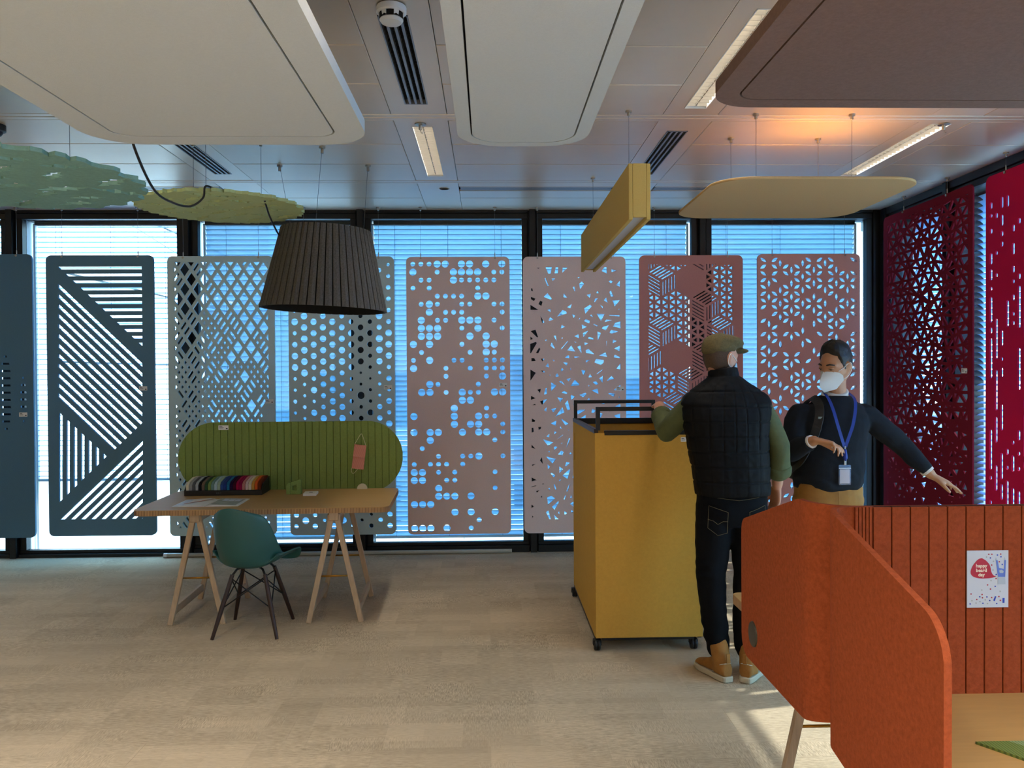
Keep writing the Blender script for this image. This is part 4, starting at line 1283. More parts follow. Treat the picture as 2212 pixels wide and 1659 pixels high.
# stack of cards
cs = thing('card_stack', 'small white stack of cards beside the green felt stand', 'cards', (-1.268, 5.84, .75), rad(4))
for k in range(5):
    MB().box(-.045 + .001 * (k % 2), .045 + .001 * (k % 2), -.06, .06, k * .0032, k * .0032 + .0028).build('card', M['card'], cs)
MB().box(-.01, .015, -.01, .01, .0157, .0162).build('printed_mark', M['ink'], cs)

# ================================================================== SHELL CHAIR
ch = thing('shell_chair', 'teal plastic shell chair with dark wooden dowel legs', 'chair', (-1.485, 5.19, 0), rad(-1))
M['teal'] = mat('teal_plastic', '#1f5454', 0.42)
M['walnut'] = mat('dark_walnut', '#2a1712', 0.4, var=.2, vscale=20, stretch=(4, 4, .6))
prof = [(.235, .405), (.225, .432), (.17, .436), (.06, .420), (-.06, .408), (-.14, .412), (-.19, .445), (-.218, .51), (-.238, .60), (-.258, .70), (-.272, .775), (-.278, .805)]
hw = [.195, .215, .222, .223, .222, .222, .222, .220, .210, .190, .162, .122]
nu, nv = len(prof), 15
mb = MB(); vs = []; fs = []
for u in range(nu):
    y, z = prof[u]; t = u / (nu - 1)
    for v in range(nv):
        s = -1 + 2 * v / (nv - 1); a = abs(s)
        x = hw[u] * s
        zz, yy = z, y
        if u <= 5: zz += (.075 * (u / 5) + .03) * a ** 3 - (.02 * (1 - u / 1.0) * a if u < 1 else 0)
        else:
            yy += (.13 * (1 - (u - 6) / 7) + .04) * a ** 2.4; zz += .05 * a ** 3 * max(0, 1 - (u - 5) / 3)
        if u >= nu - 2: zz -= .022 * a ** 2 * (u - nu + 3)
        vs.append((x, yy, zz))
for u in range(nu - 1):
    for v in range(nv - 1):
        a = u * nv + v; fs.append((a, a + 1, a + 1 + nv, a + nv))
mb.add(vs, fs)
o = mb.build('seat_shell', M['teal'], ch)
bake(o, [('SUBSURF', dict(levels=2, render_levels=2)), ('SOLIDIFY', dict(thickness=.007, offset=0))])
o.rotation_euler = (0, 0, rad(-13))
LT = [(-.10, -.11), (.10, -.11), (-.10, .10), (.10, .10)]; LB = [(-.196, -.205), (.196, -.205), (-.19, .205), (.19, .205)]
for (a, b_), (c, d) in zip(LT, LB):
    MB().tube([(c, d, 0), ((a + c) / 2, (b_ + d) / 2, .185), (a, b_, .372)], [.0105, .0145, .0125], 10).build('leg', M['walnut'], ch, smooth=rad(60))
    MB().tube([(a, b_, .368), (a * .8, b_ * .8, .398), (a * .55, b_ * .55, .404)], .007, 8).build('leg_bracket', M['frame'], ch, smooth=True)
def on_leg(k, z):
    (a, b_), (c, d) = LT[k], LB[k]; t = z / .372
    return (c + (a - c) * t, d + (b_ - d) * t, z)
for i, j in ((0, 1), (1, 3), (3, 2), (2, 0)):
    for zi, zj in ((.35, .175), (.175, .35)):
        MB().tube([on_leg(i, zi), on_leg(j, zj)], .004, 6).build('brace_rod', M['frame'], ch, smooth=True)

# white pipe on the floor along the glazing
pp = thing('plastic_pipe', 'long white plastic pipe lying on the carpet along the glazing', 'pipe', (-1.335, 7.27, 0))
MB().tube([(-1.53, 0, .019), (1.53, .02, .019)], .0185, 14).build('pipe_body', mat('white_pvc', '#a9a79a', .4), pp, smooth=rad(60))
MB().lathe([(.0195, -1.53), (.0195, -1.50)], 14, (0, 0, .0195), 'x').build('pipe_collar', M['card'], pp)

# ================================================================== YELLOW CART
M['ochre'] = felt('ochre_board', '#c99d48', var=.05, scale=60)
ct = thing('storage_cart', 'tall ochre yellow storage cart on castors with black handle bars', 'cart', (.91, 5.29, 0))
cx0, cx1, cy0, cy1, cz0, cz1 = -.305, .315, -.61, .61, .075, 1.255
MB().box(cx0, cx1, cy0, cy0 + .018, cz0, cz1).build('front_panel', M['ochre'], ct, bevel=.002)
MB().box(cx0, cx1, cy1 - .018, cy1, cz0, cz1).build('back_panel', M['ochre'], ct, bevel=.002)
o = cutplate(rrect(cy0 + .0185, cy1 - .0185, cz0, cz1, .002, 2), [rrect(.475, .525, .985, 1.175, .004, 2)], .018, 'x').build('side_panel', M['ochre'], ct); o.location = (cx0 + .009, 0, 0)
MB().box(cx0 + .018, cx0 + .02, .47, .53, .98, 1.18).build('slot_lining', mat('cardboard_brown', '#7a6352', .8), ct)
MB().box(cx1 - .018, cx1, cy0 + .0185, cy1 - .0185, cz0, cz1).build('side_panel', M['ochre'], ct, bevel=.002)
MB().box(cx0 + .018, cx1 - .018, cy0 + .018, cy1 - .018, cz0 + .02, cz0 + .04).build('bottom_panel', M['ochre'], ct)
MB().box(cx0 + .02, cx1 - .02, cy0 + .02, cy1 - .02, 1.05, 1.06).build('inner_shelf', M['ochre'], ct)
MB().box(cx0 + .055, cx1 - .05, cy0 - .004, cy0 + .024, cz1 - .012, cz1 + .014).build('top_rail', M['black'], ct, bevel=.002)
MB().box(cx0 + .02, cx1 - .02, cy1 - .03, cy1, cz1 - .02, cz1 + .02).build('top_rail', M['black'], ct, bevel=.002)
MB().box(cx0 - .002, cx0 + .022, cy0 + .02, cy1, cz1 - .004, cz1 + .022).build('top_rail', mat('dark_bronze_rail', '#3a3230', .4, .5), ct, bevel=.002)
MB().box(cx1 - .022, cx1 + .002, cy0 + .02, cy1, cz1 - .004, cz1 + .022).build('top_rail', M['black'], ct, bevel=.002)
def loop(x0, x1, y, zt):
    mb = MB().box(x0, x0 + .024, y - .012, y + .012, cz1 + .0145, zt).box(x1 - .024, x1, y - .012, y + .012, cz1 + .0145, zt).box(x0 + .024, x1 - .024, y - .012, y + .012, zt - .024, zt)
    mb.build('handle_bar', M['black'], ct, bevel=.002)
loop(cx0 + .008, cx0 + .375, cy0 + .02, 1.405); loop(cx0 + .004, cx1 - .03, cy1 - .02, 1.405)
MB().box(cx0 + .04, cx1 - .05, cy0 + .003, cy0 + .03, cz0 - .014, cz0 - .001).build('base_rail', M['black'], ct)
MB().box(cx0 + .0, cx0 + .024, cy0 + .03, cy1 - .01, cz0 - .014, cz0 - .001).build('base_rail', M['black'], ct)
MB().box(cx1 - .024, cx1, cy0 + .03, cy1 - .01, cz0 - .014, cz0 - .001).build('base_rail', M['black'], ct)
for i, (x, y) in enumerate([(cx0 + .01, cy0 + .03), (cx1 - .05, cy0 + .03), (cx0 - .0, cy1 - .05), (cx1 - .04, cy1 - .05)]):
    c = MB().box(x - .022, x + .022, y - .02, y + .02, cz0 - .024, cz0 - .0145).box(x - .024, x - .019, y - .022, y + .014, .03, cz0 - .02).box(x + .019, x + .024, y - .022, y + .014, .03, cz0 - .02).build('caster', M['black'], ct, bevel=.002)
    for s in (-1, 1):
        MB().lathe([(.006, -.0085), (.027, -.0085), (.031, -.004), (.031, .004), (.027, .0085), (.006, .0085)], 20, (x + s * .0095, y - .008, .031), 'x').build('wheel', M['black'], c, smooth=rad(40))
label_card(ct, .215, cy0 - .0, 1.215, .05, .026)

# ================================================================== RUST RED DESKS WITH SCREENS
M['rust'] = felt('rust_felt', '#964a2a', var=.2, scale=70)
M['rust_edge'] = felt('rust_felt_edge', '#b4583a', var=.1, scale=90)
M['disc'] = mat('olive_plastic', '#3a3628', .45)
RB = 2.155
deskA = thing('trestle_desk', 'near oak desk enclosed by the rust red felt screen', 'desk', (1.75, 1.72, 0))
desk_top(deskA, -.845, .95, -.40, .42, .74)
trestle(deskA, -.52, -.30, .30, .704); trestle(deskA, .55, -.30, .30, .704)
deskB = thing('trestle_desk', 'far oak desk behind the rust red felt screens, only its corner showing', 'desk', (1.76, 2.66, 0))
desk_top(deskB, -.82, .95, -.42, .505, .74, r=.03)
trestle(deskB, -.54, -.30, .30, .704); trestle(deskB, .55, -.30, .30, .704)
def wrap(name, label, path, top, bot, loc, th=.016):
    """felt sheet following a plan path; top/bot are functions of arc length"""
    t = thing(name, label, 'screen', loc)
    L = [0]
    for i in range(1, len(path)): L.append(L[-1] + (Vector(path[i]) - Vector(path[i - 1])).length)
    rings = []
    for i, p in enumerate(path):
        a = Vector(path[max(0, i - 1)]); b = Vector(path[min(len(path) - 1, i + 1)]); d = (b - a).normalized(); nrm = Vector((-d.y, d.x))
        o, q = Vector(p) + nrm * th / 2, Vector(p) - nrm * th / 2
        zt, zb = top(L[i]), bot(L[i])
        rings.append([(o.x - loc[0], o.y - loc[1], zb), (o.x - loc[0], o.y - loc[1], zt), (q.x - loc[0], q.y - loc[1], zt), (q.x - loc[0], q.y - loc[1], zb)])
    MB().loft(rings).build('felt_wing', M['rust'], t, smooth=rad(30))
    return t, L[-1]
def arc(cx, cy, r, a0, a1, n=10): return [(cx + r * cos(a0 + (a1 - a0) * k / n), cy + r * sin(a0 + (a1 - a0) * k / n)) for k in range(n + 1)]
# screen A: back sheet along x, wing towards the camera
XW = .893
pA = [(1.02, RB), (.97, RB)] + arc(.958, RB - .065, .065, pi / 2, pi, 10)[1:]
yy = RB - .065
endA = 1.571
while yy > endA + .0001:
    yy = max(endA, yy - (.02 if yy > endA + .14 else .006)); pA.append((XW, yy))
def lens(path):
    L = [0]
    for i in range(1, len(path)): L.append(L[-1] + (Vector(path[i]) - Vector(path[i - 1])).length)
    return L
LA = lens(pA)[-1]
def topA(s):
    d = LA - s                                  # distance to the free end
    base = 1.24 - max(0, (LA - .50) - d + 0 if False else max(0, s - (LA - .545))) * .265
    r = .075
    if d < r: base -= r - sqrt(max(0, r * r - (r - d) ** 2)) * 1.0
    return base
def botA(s):
    d = LA - s
    b_ = .625 - max(0, s - (LA - .56)) * .17
    r = .08
    if d < r: b_ += r - sqrt(max(0, r * r - (r - d) ** 2))
    return b_
sA, _ = wrap('desk_screen', 'rust red felt desk screen with grooved back and slanted near wing', pA, topA, botA, (1.4, RB, 0))
x = 1.0
MB().box(1.02 - 1.4, 1.20, -.008, .004, .625, 1.24).build('back_sheet', M['groove_rust'], sA)
k = 0; sm_ = None
xs0 = [.966 + .0095 * i for i in range(5)] + [1.0135]
for i in range(5):
    MB().box(xs0[i] - 1.4 + .0012, xs0[i + 1] - 1.4 - .0012, -.0165, -.0085, .627, 1.24).build('felt_strip', M['rust'], sA)
o = MB().box(.0016, .0484, -.0165, -.0085, .627, 1.24).build('felt_strip', M['rust'], sA, bevel=.0012); sm_ = o.data; o.location = (1.0147 - 1.4, 0, 0)
for i in range(1, 31):
    link('felt_strip', sm_, sA, (1.0147 + .05 * i - 1.4, 0, 0))
MB().lathe([(.001, -.004), (.041, -.004), (.043, 0), (.043, .001)], 28, (XW - .008 - 1.4, 1.795 - RB, .575), 'x').build('connector_disc', M['disc'], sA, smooth=rad(40))
# screen B: behind, wing going away
pB = [(1.10, RB + .035), (1.03, RB + .035)] + [(q[0], q[1]) for q in arc(1.015, RB + .035 + .12, .12, -pi / 2, -pi, 12)[1:]]
XB2 = .895
yy = pB[-1][1]; endB = 2.864
while yy < endB - .0001:
    yy = min(endB, yy + (.02 if yy < endB - .12 else .006)); pB.append((XB2, yy))
LBn = lens(pB)[-1]
def topB(s):
    d = LBn - s
    base = 1.235 - max(0, s - (LBn - .53)) * .29
    r = .035
    if d < r: base -= r - sqrt(max(0, r * r - (r - d) ** 2))
    return base
def botB(s):
    d = LBn - s; b_ = .615 + (.04 if s < .1 else max(0, .04 * (1 - (s - .1) / .15)))
    r = .07
    if d < r: b_ += r - sqrt(max(0, r * r - (r - d) ** 2))
    return b_
sB, _ = wrap('desk_screen', 'rust red felt desk screen whose wing reaches away towards the capped man', pB, topB, botB, (1.4, RB + .04, 0))
MB().box(1.10 - 1.4, 1.20, -.012, .004, .655, 1.235).build('back_sheet', M['rust'], sB)
MB().lathe([(.001, -.004), (.041, -.004), (.043, 0), (.043, .001)], 28, (XB2 - .008 - 1.4, 2.735 - RB - .04, .715), 'x').build('connector_disc', M['disc'], sB, smooth=rad(40))
# poster on the grooved back
po = thing('poster', 'white greeting poster with a red speech bubble on the rust red screen', 'poster', (1.3215, RB - .0185, 1.0465))
PW, PH = .112, .152
MB().box(-PW / 2, PW / 2, -.0004, .001, -PH / 2, PH / 2).build('paper_sheet', mat('poster_paper', '#c4d3dc', .45), po)
def PX(px, py): return ((px - 1330) / 800 * PW, (805 - py) / 1115 * PH)      # poster drawing units
def flat(poly, name, m, d=.0006):
    o = cutplate([PX(*p) for p in poly], [], .0003, 'y').build(name, m, po); o.location = (0, -d - .0004, 0); return o
red = mat('print_red', '#b0283c', .5); blue = mat('print_blue', '#5f7fd0', .5); navy = mat('print_navy', '#2c4cc0', .5); grey = mat('print_grey', '#a3b2b0', .5); pale = mat('print_pale', '#aabfcb', .5); cream = mat('print_cream', '#e8e4cc', .5)
bub = smooth_pts([(x, y, 0) for x, y in [(1215, 395), (1290, 440), (1360, 520), (1385, 600), (1400, 670), (1440, 735), (1490, 752), (1420, 780), (1300, 792), (1180, 790), (1070, 765), (1010, 715), (1000, 640), (1040, 540), (1110, 450), (1160, 410), (1215, 395)]], 5)[:-1]
flat([(p.x, p.y) for p in bub], 'speech_bubble', red)
for s, y in (('happy', 545), ('beard', 635), ('day', 720)):
    cx_, cz_ = PX(1205, y)
    text_obj('poster_lettering', s, .0128, cream, po, Matrix.Translation((cx_, -.0015, cz_)) @ Matrix.Rotation(pi / 2, 4, 'X'), extrude=.0001, bold=.0004)
flat([(1485, 440), (1520, 440), (1545, 590), (1640, 610), (1645, 440), (1680, 440), (1665, 765), (1525, 765)], 'printed_shirt', blue)
flat([(1545, 640), (1590, 625), (1635, 650), (1625, 690), (1560, 690)], 'printed_face', pale, .0009)
for a_, c_ in (((1472, 380), (1515, 440)), ((1640, 375), (1675, 440))):
    flat([(a_[0] + 15, a_[1]), (c_[0], c_[1]), (a_[0], c_[1])], 'printed_hand', pale)
flat([(1525, 765), (1665, 765), (1672, 910), (1525, 910)], 'printed_trousers', pale)
flat([(1470, 1140), (1495, 1150), (1465, 1240), (1435, 1225)], 'printed_sock', navy); flat([(1615, 1180), (1655, 1180), (1652, 1275), (1615, 1275)], 'printed_sock', navy)
dm = None
for (px_, py_, c_) in [(1348, 322, 'r'), (1408, 322, 'r'), (1515, 338, 'b'), (1578, 320, 'r'), (1583, 373, 'b'), (1380, 393, 'b'), (1305, 375, 'g'), (1552, 470, 'r'), (1608, 523, 'b'), (1405, 532, 'r'), (1440, 460, 'g'),
                       (1430, 630, 'g'), (1492, 717, 'b'), (1490, 798, 'r'), (1393, 835, 'g'), (1326, 920, 'r'), (1473, 950, 'b'), (1382, 1002, 'r'), (1215, 1018, 'g'), (1007, 1093, 'r'), (1220, 1107, 'r'), (1175, 1150, 'b'),
                       (1228, 1170, 'r'), (1313, 1155, 'b'), (1118, 1202, 'r'), (1025, 1225, 'g'), (990, 1287, 'b'), (1105, 1272, 'g'), (1180, 1245, 'g'), (1236, 1277, 'b'), (1282, 1212, 'g'), (1405, 1168, 'r'), (1368, 1226, 'b'), (1503, 1286, 'b'), (1545, 1150, 'r'), (1572, 1225, 'r'), (1326, 1285, 'g'), (1570, 1050, 'g')]:
    flat(circle(px_, py_, 14, 10), 'confetti_dot', {'r': red, 'b': navy, 'g': grey}[c_])
# ribbed green mat on the near desk
mt = thing('felt_mat', 'two tone ribbed green felt mat on the near desk', 'mat', (1.32, 1.70, .74), 0)
g1 = stripe_mat('ribbed_olive', '#4a5a24', '#66772f', 900, 0); g2 = stripe_mat('ribbed_sage', '#62764a', '#7d8f60', 900, 0)
mb = MB().prism([(-.205, .148), (-.13, .148), (.01, -.02), (-.065, -.06)], 0, .006); mb.build('mat_strip', g1, mt)
mb = MB().prism([(-.129, .148), (.20, .148), (.20, -.02), (.011, -.02)], 0, .006); mb.build('mat_strip', g2, mt)
# ================================================================== PEOPLE
def sstep(a, b, x):
    t = min(1, max(0, (x - a) / (b - a))); return t * t * (3 - 2 * t)
def skin_mat(name, hexc):
    m = mat(name, hexc, .5, var=.06, vscale=18, bump=.1, bscale=300)
    b = m.node_tree.nodes['Principled BSDF']
    b.inputs['Subsurface Weight'].default_value = .12; b.inputs['Subsurface Radius'].default_value = (.012, .005, .003); b.inputs['Subsurface Scale'].default_value = .5
    return m
def head_pt(az, el):
    """surface of a head; az from the face (0) towards the right (+), el from -90 to 90 deg. local: +y face, +x right, +z up, origin at eye level"""
    d = Vector((sin(az) * cos(el), cos(az) * cos(el), sin(el)))
    x, y, z = d.x * .076, d.y * (.092 if d.y > 0 else .103), d.z * .118
    if z < 0:
        t = -z / .118
        x *= 1 - .30 * t * t
        if y > 0: y = y * (1 - .10 * t) + .030 * t * t * (1 if d.y > .0 else 0) * min(1, d.y * 2)
        else: y *= 1 - .42 * t
    else:
        y -= .006 * (z / .118)
    # cheek and brow modelling
    if d.y > .5 and abs(d.z) < .35: x *= 1.02
    return Vector((x, y, z))
def head_surface(mb, Mx, off=None, na=36, ne=26):
    rings = []
    for j in range(1, ne):
        el = -pi / 2 + pi * j / ne; ring = []
        for k in range(na):
            az = 2 * pi * k / na
            p = head_pt(az, el)
            if off: p = p + (p - Vector((0, 0, -.02))).normalized() * off(az if az <= pi else az - 2 * pi, el, p)
            ring.append(Mx @ p)
        rings.append(ring)
    mb.loft(rings)
def head_features(mb, Mx, ears=True):
    def T(pts): return [Mx @ Vector(p) for p in pts]
    mb.tube(T([(0, .082, .012), (0, .096, -.012), (0, .110, -.034), (0, .104, -.044)]), [.008, .010, .014, .011], 8)
    for s in (-1, 1):
        mb.tube(T([(s * .006, .098, -.043), (s * .014, .093, -.042)]), .008, 8)
        mb.tube(T([(s * .012, .086, .022), (s * .035, .079, .026), (s * .056, .062, .018)]), [.008, .009, .007], 8)     # brow ridge
        mb.tube(T([(s * .030, .062, -.028), (s * .052, .048, -.020)]), [.018, .014], 8)                                # cheekbone
        if ears:
            mb.tube(T([(s * .070, -.004, -.035), (s * .080, -.012, -.018), (s * .086, -.016, .006), (s * .082, -.004, .024), (s * .074, .008, .014)]), [.007, .007, .008, .007, .005], 8)
            mb.tube(T([(s * .068, .0, -.02), (s * .076, -.006, .008)]), [.012, .013], 8)
    mb.tube(T([(-.022, .088, -.070), (0, .094, -.069), (.022, .088, -.070)]), [.005, .008, .005], 8)
    mb.tube(T([(0, .075, -.098), (0, .082, -.104)]), [.02, .018], 8)
def torso(mb, rings, n=28, e=2.5):
    out = []
    for (cx, cy, z, rx, ry) in rings:
        r = []
        for k in range(n):
            a = 2 * pi * k / n; c, s = cos(a), sin(a)
            r.append((cx + rx * (abs(c) ** (2 / e)) * (1 if c >= 0 else -1), cy + ry * (abs(s) ** (2 / e)) * (1 if s >= 0 else -1), z))
        out.append(r)
    mb.loft(out)
def sleeve(mb, pts, radii, n=16):
    k = 5; P_ = smooth_pts(pts, k); R_ = []
    for i in range(len(pts) - 1): R_ += [radii[i] + (radii[i + 1] - radii[i]) * s / k for s in range(k)]
    mb.tube(P_, R_ + [radii[-1]], n)
def hand(mb, wrist, fwd, dorsal, thumb_sign, curls, spread=1.0, thumb=(.9, .55), S=1.0, tcurl=20):
    """palm, four fingers and a thumb; thumb_sign=+1 puts the thumb on fwd x dorsal side"""
    y = Vector(fwd).normalized(); z = Vector(dorsal); z = (z - y * z.dot(y)).normalized(); x = y.cross(z) * thumb_sign
    w = Vector(wrist)
    def P(a, b, c): return w + (x * a + y * b + z * c) * S
    rings = []
    for b, rx, rz, cx in ((-.012, .027, .020, 0), (.012, .030, .019, 0), (.04, .038, .017, .002), (.07, .041, .0145, .001), (.094, .039, .012, 0)):
        rings.append([P(cx + rx * cos(2 * pi * k / 14), b, rz * sin(2 * pi * k / 14)) for k in range(14)])
    mb.loft(rings)
    tips = []
    for i, (fx, L, r) in enumerate(((.029, .072, .0088), (.0098, .081, .0090), (-.0098, .075, .0086), (-.0285, .058, .0076))):
        a = 0; p = Vector((fx, .088 - (.006 if i == 3 else 0), 0)); pts = [p.copy()]; d0 = (fx * 2.4 * spread)
        for seg, c in zip((.46, .30, .24), curls[i]):
            a += rad(c)
            p = p + Vector((sin(d0) * cos(a), cos(d0) * cos(a), -sin(a))) * (L * seg); pts.append(p.copy())
        mb.tube([P(*q) for q in pts], [r * 1.06, r, r * .94, r * .78], 9, round_ends=True)
        tips.append((P(*pts[-1]), P(*pts[-2])))
    tx, tz = thumb
    pts = [Vector((.022, .018, -.004))]
    d = Vector((sin(tx), cos(tx), -tz * .5)).normalized()
    pts.append(pts[-1] + d * .035)
    d = Vector((sin(tx - rad(tcurl)), cos(tx - rad(tcurl)), -tz * .7)).normalized(); pts.append(pts[-1] + d * .030)
    d = Vector((sin(tx - rad(tcurl * 1.6)), cos(tx - rad(tcurl * 1.6)), -tz * .8)).normalized(); pts.append(pts[-1] + d * .022)
    mb.tube([P(*q) for q in pts], [.0145, .0118, .0105, .0085], 9, round_ends=True)
    return tips
def garment(mb, name, m, parent, origin, vox=.008, smooth=4, fn=None, loc=None):
    o = mb.build(name, m, parent, origin=origin)
    if parent is not None: o.location = (0, 0, 0)
    bake(o, [('REMESH', dict(mode='VOXEL', voxel_size=vox, use_smooth_shade=True)), ('SMOOTH', dict(factor=.5, iterations=smooth))])
    if not o.data.materials: o.data.materials.append(m)
    if fn:
        ns = [v.normal.copy() for v in o.data.vertices]
        for v, nrm in zip(o.data.vertices, ns): v.co = v.co + nrm * fn(v.co + Vector(origin), nrm)
        o.data.update()
    return o
from mathutils import noise as mnoise
def wrinkle(amp, sc, st=(1, 1, 1)):
    return lambda p, nrm: amp * mnoise.noise(Vector((p.x * st[0], p.y * st[1], p.z * st[2])) * sc)
def boot(parent, heel, yaw, mu, ms, origin, shaft_top, lean=(0, 0)):
    """heel: floor point under the heel centre; yaw: toe direction angle from +y towards +x"""
    R = Matrix.Translation(heel) @ Matrix.Rotation(-yaw, 4, 'Z')
    def T(p): return R @ Vector(p)
    mb = MB()
    mb.tube([T((0, .01, .04)), T((0, .0, .09)), T((lean[0] * .5, -.005 + lean[1] * .5, .15)), T((lean[0], lean[1], shaft_top))], [.046, .046, .048, .052], 16)
    rings = []
    for y, w, h in ((-.055, .026, .075), (-.045, .036, .10), (.0, .041, .125), (.05, .043, .115), (.10, .047, .085), (.15, .049, .066), (.19, .043, .055), (.212, .025, .040)):
        rings.append([T((w * cos(2 * pi * k / 16), y, .022 + max(0, h - .022) * (.5 + .5 * sin(2 * pi * k / 16)))) for k in range(16)])
    mb.loft(rings)
    b = garment(mb, 'boot', mu, parent, origin, .006, 3, wrinkle(.0022, 30))
    out = [(-.034, -.045), (-.02, -.062), (.02, -.062), (.034, -.045), (.041, .0), (.043, .05), (.050, .11), (.052, .15), (.045, .195), (.025, .22), (-.02, .22), (-.043, .195), (-.052, .15), (-.050, .11), (-.043, .05), (-.041, .0)]
    out = [(p.x, p.y) for p in smooth_pts([(a_, b_, 0) for a_, b_ in out + out[:1]], 3)[:-1]]
    mb = MB(); mb.M = R
    mb.prism(out, 0.002, .032)
    mb.build('boot_sole', ms, b, origin=origin, bevel=.005)
    mb = MB(); mb.tube([T((lean[0] * .85, lean[1] * .85, shaft_top - .03)), T((lean[0], lean[1], shaft_top - .008))], [.054, .055], 18); mb.build('padded_collar', mu, b, origin=origin, bevel=.006)
    mb = MB(); mb.M = R; mb.tube([(-.040, .03, .035), (-.036, -.02, .085), (-.02, -.052, .098), (.02, -.052, .098), (.036, -.02, .085), (.040, .03, .035)], .0022, 6); mb.build('heel_seam', ms, b, origin=origin)
    mb = MB(); mb.M = R; mb.bar((0, -.058, .10), (0, -.056, .15), .022, .006, (0, 1, 0)); mb.build('pull_tab', mu, b, origin=origin, bevel=.002)
    mb = MB()
    for k in range(5): mb.tube([T((-.026, .055 + .006 * k - .012 * k * .5, .118 - .0 * k + .016 * k * .5)), T((.026, .055 + .006 * k - .012 * k * .5, .118 + .016 * k * .5))], .003, 6)
    mb.build('laces', mu, b, origin=origin)
    return b
def face_mask(parent, Mx, m, origin, protr=1.0):
    """folded respirator covering nose and mouth"""
    C = [(0, .104, -.008), (0, .122, -.026), (0, .134 * (.5 + .5 * protr), -.050), (0, .138 * (.5 + .5 * protr), -.082), (0, .118, -.122)]
    E_ = [(.044, .074, -.012), (.062, .055, -.022), (.071, .038, -.042), (.069, .034, -.070), (.034, .058, -.116)]
    vs = []; n = 6
    for c, e in zip(C, E_):
        row = []
        for k in range(-n, n + 1):
            t = abs(k) / n; s = 1 if k >= 0 else -1
            row.append((s * e[0] * t, c[1] + (e[1] - c[1]) * (t ** 1.08), c[2] + (e[2] - c[2]) * t))
        vs.append(row)
    V = [p for r in vs for p in r]; nn = 2 * n + 1; q = len(V)
    V2 = V + [(x * .97, y - .004, z) for x, y, z in V]; fs = []
    for j in range(len(C) - 1):
        for i in range(nn - 1):
            a = j * nn + i; fs += [(a, a + 1, a + 1 + nn, a + nn), (q + a, q + a + nn, q + a + 1 + nn, q + a + 1)]
    for i in range(nn - 1): fs += [(i + 1, i, q + i, q + i + 1)]; a = (len(C) - 1) * nn + i; fs += [(a, a + 1, q + a + 1, q + a)]
    for j in range(len(C) - 1):
        a, b = j * nn, (j + 1) * nn; fs += [(a, b, q + b, q + a), (b + nn - 1, a + nn - 1, q + a + nn - 1, q + b + nn - 1)]
    mb = MB(); mb.M = Mx; mb.add(V2, fs)
    o = mb.build('face_mask', m, parent, origin=origin, smooth=rad(35))
    for s in (-1, 1):
        mb = MB(); mb.M = Mx
        mb.tube(smooth_pts([(s * .062, .058, -.012), (s * .074, .030, .0), (s * .082, .0, .018), (s * .088, -.018, .016), (s * .086, -.024, -.006), (s * .080, -.016, -.034), (s * .078, .008, -.052), (s * .069, .036, -.064)]), .0019, 6)
        mb.build('ear_loop', M['card'], o, origin=origin)
    return o

M['skin1'] = skin_mat('fair_skin', '#c08a70'); M['skin2'] = skin_mat('tan_skin', '#b8835f')
M['vest'] = mat('navy_quilted_nylon', '#07090d', .7, var=.12, vscale=30, bump=.15, bscale=120, spec=.15)
M['shirt'] = mat('olive_cotton', '#4b5230', .85, var=.14, vscale=25, bump=.2, bscale=350)
M['denim'] = mat('dark_denim', '#090c12', .85, var=.2, vscale=140, bump=.25, bscale=600, spec=.12)
M['stitch'] = mat('tan_stitching', '#5c5238', .8)
M['tweed'] = mat('olive_tweed', '#584d2e', .95, var=.3, vscale=120, bump=.4, bscale=500)
M['boot'] = mat('wheat_nubuck', '#94652b', .85, var=.14, vscale=22)
M['sole'] = mat('cream_rubber', '#b9b09a', .7)
M['hair1'] = mat('cropped_brown_hair', '#4a3a2c', .9, var=.3, vscale=200)
M['hair2'] = mat('black_brown_hair', '#120d0b', .55, var=.5, vscale=90, stretch=(1, 3, 1), bump=.6, bscale=160)
M['sweater'] = mat('charcoal_navy_knit', '#1b1f26', .95, var=.1, vscale=60, bump=.35, bscale=500, spec=.2)
M['chino'] = mat('tan_cotton_twill', '#96682c', .85, var=.1, vscale=20, bump=.2, bscale=400)
M['mask_white'] = mat('white_nonwoven', '#d6d5d2', .9)
M['mask_blue'] = mat('pale_blue_nonwoven', '#9cb9c9', .9)
M['pink_nail'] = mat('fingernail', '#d0a090', .35)
M['shirt_white'] = mat('white_shirt_cotton', '#d8d2cc', .8)
M['eye'] = mat('eye_white', '#cfc6bd', .3); M['iris'] = mat('dark_iris', '#0c0705', .25)

# ------------------------------------------------ person with the cap, seen from behind
O1 = Vector((1.24, 4.25, 0))
P1 = dict(hl=(1.185, 4.27, .90), hr=(1.355, 4.27, .90), kl=(1.150, 4.235, .55), kr=(1.345, 4.22, .53), al=(1.205, 4.29, .11), ar=(1.345, 4.265, .11),
          sl=(1.060, 4.27, 1.425), sr=(1.422, 4.27, 1.425), el=(.955, 4.385, 1.285), er=(1.515, 4.245, 1.215), wl=(.958, 4.605, 1.405), wr=(1.530, 4.315, 1.000))
Mh1 = Matrix.Translation((1.222, 4.295, 1.675)) @ Matrix.Rotation(rad(-62), 4, 'Z') @ Matrix.Rotation(rad(-6), 4, 'X')
mb = MB()
head_surface(mb, Mh1); head_features(mb, Mh1)
mb.tube([(1.235, 4.275, 1.47), (1.228, 4.27, 1.56), (1.222, 4.285, 1.63)], [.068, .058, .056], 16)
torso(mb, [(1.272, 4.27, .82, .13, .09), (1.272, 4.27, .92, .165, .115), (1.262, 4.27, 1.05, .155, .105), (1.25, 4.27, 1.2, .165, .11), (1.242, 4.27, 1.34, .180, .115), (1.238, 4.27, 1.43, .165, .095), (1.236, 4.27, 1.53, .09, .07)])
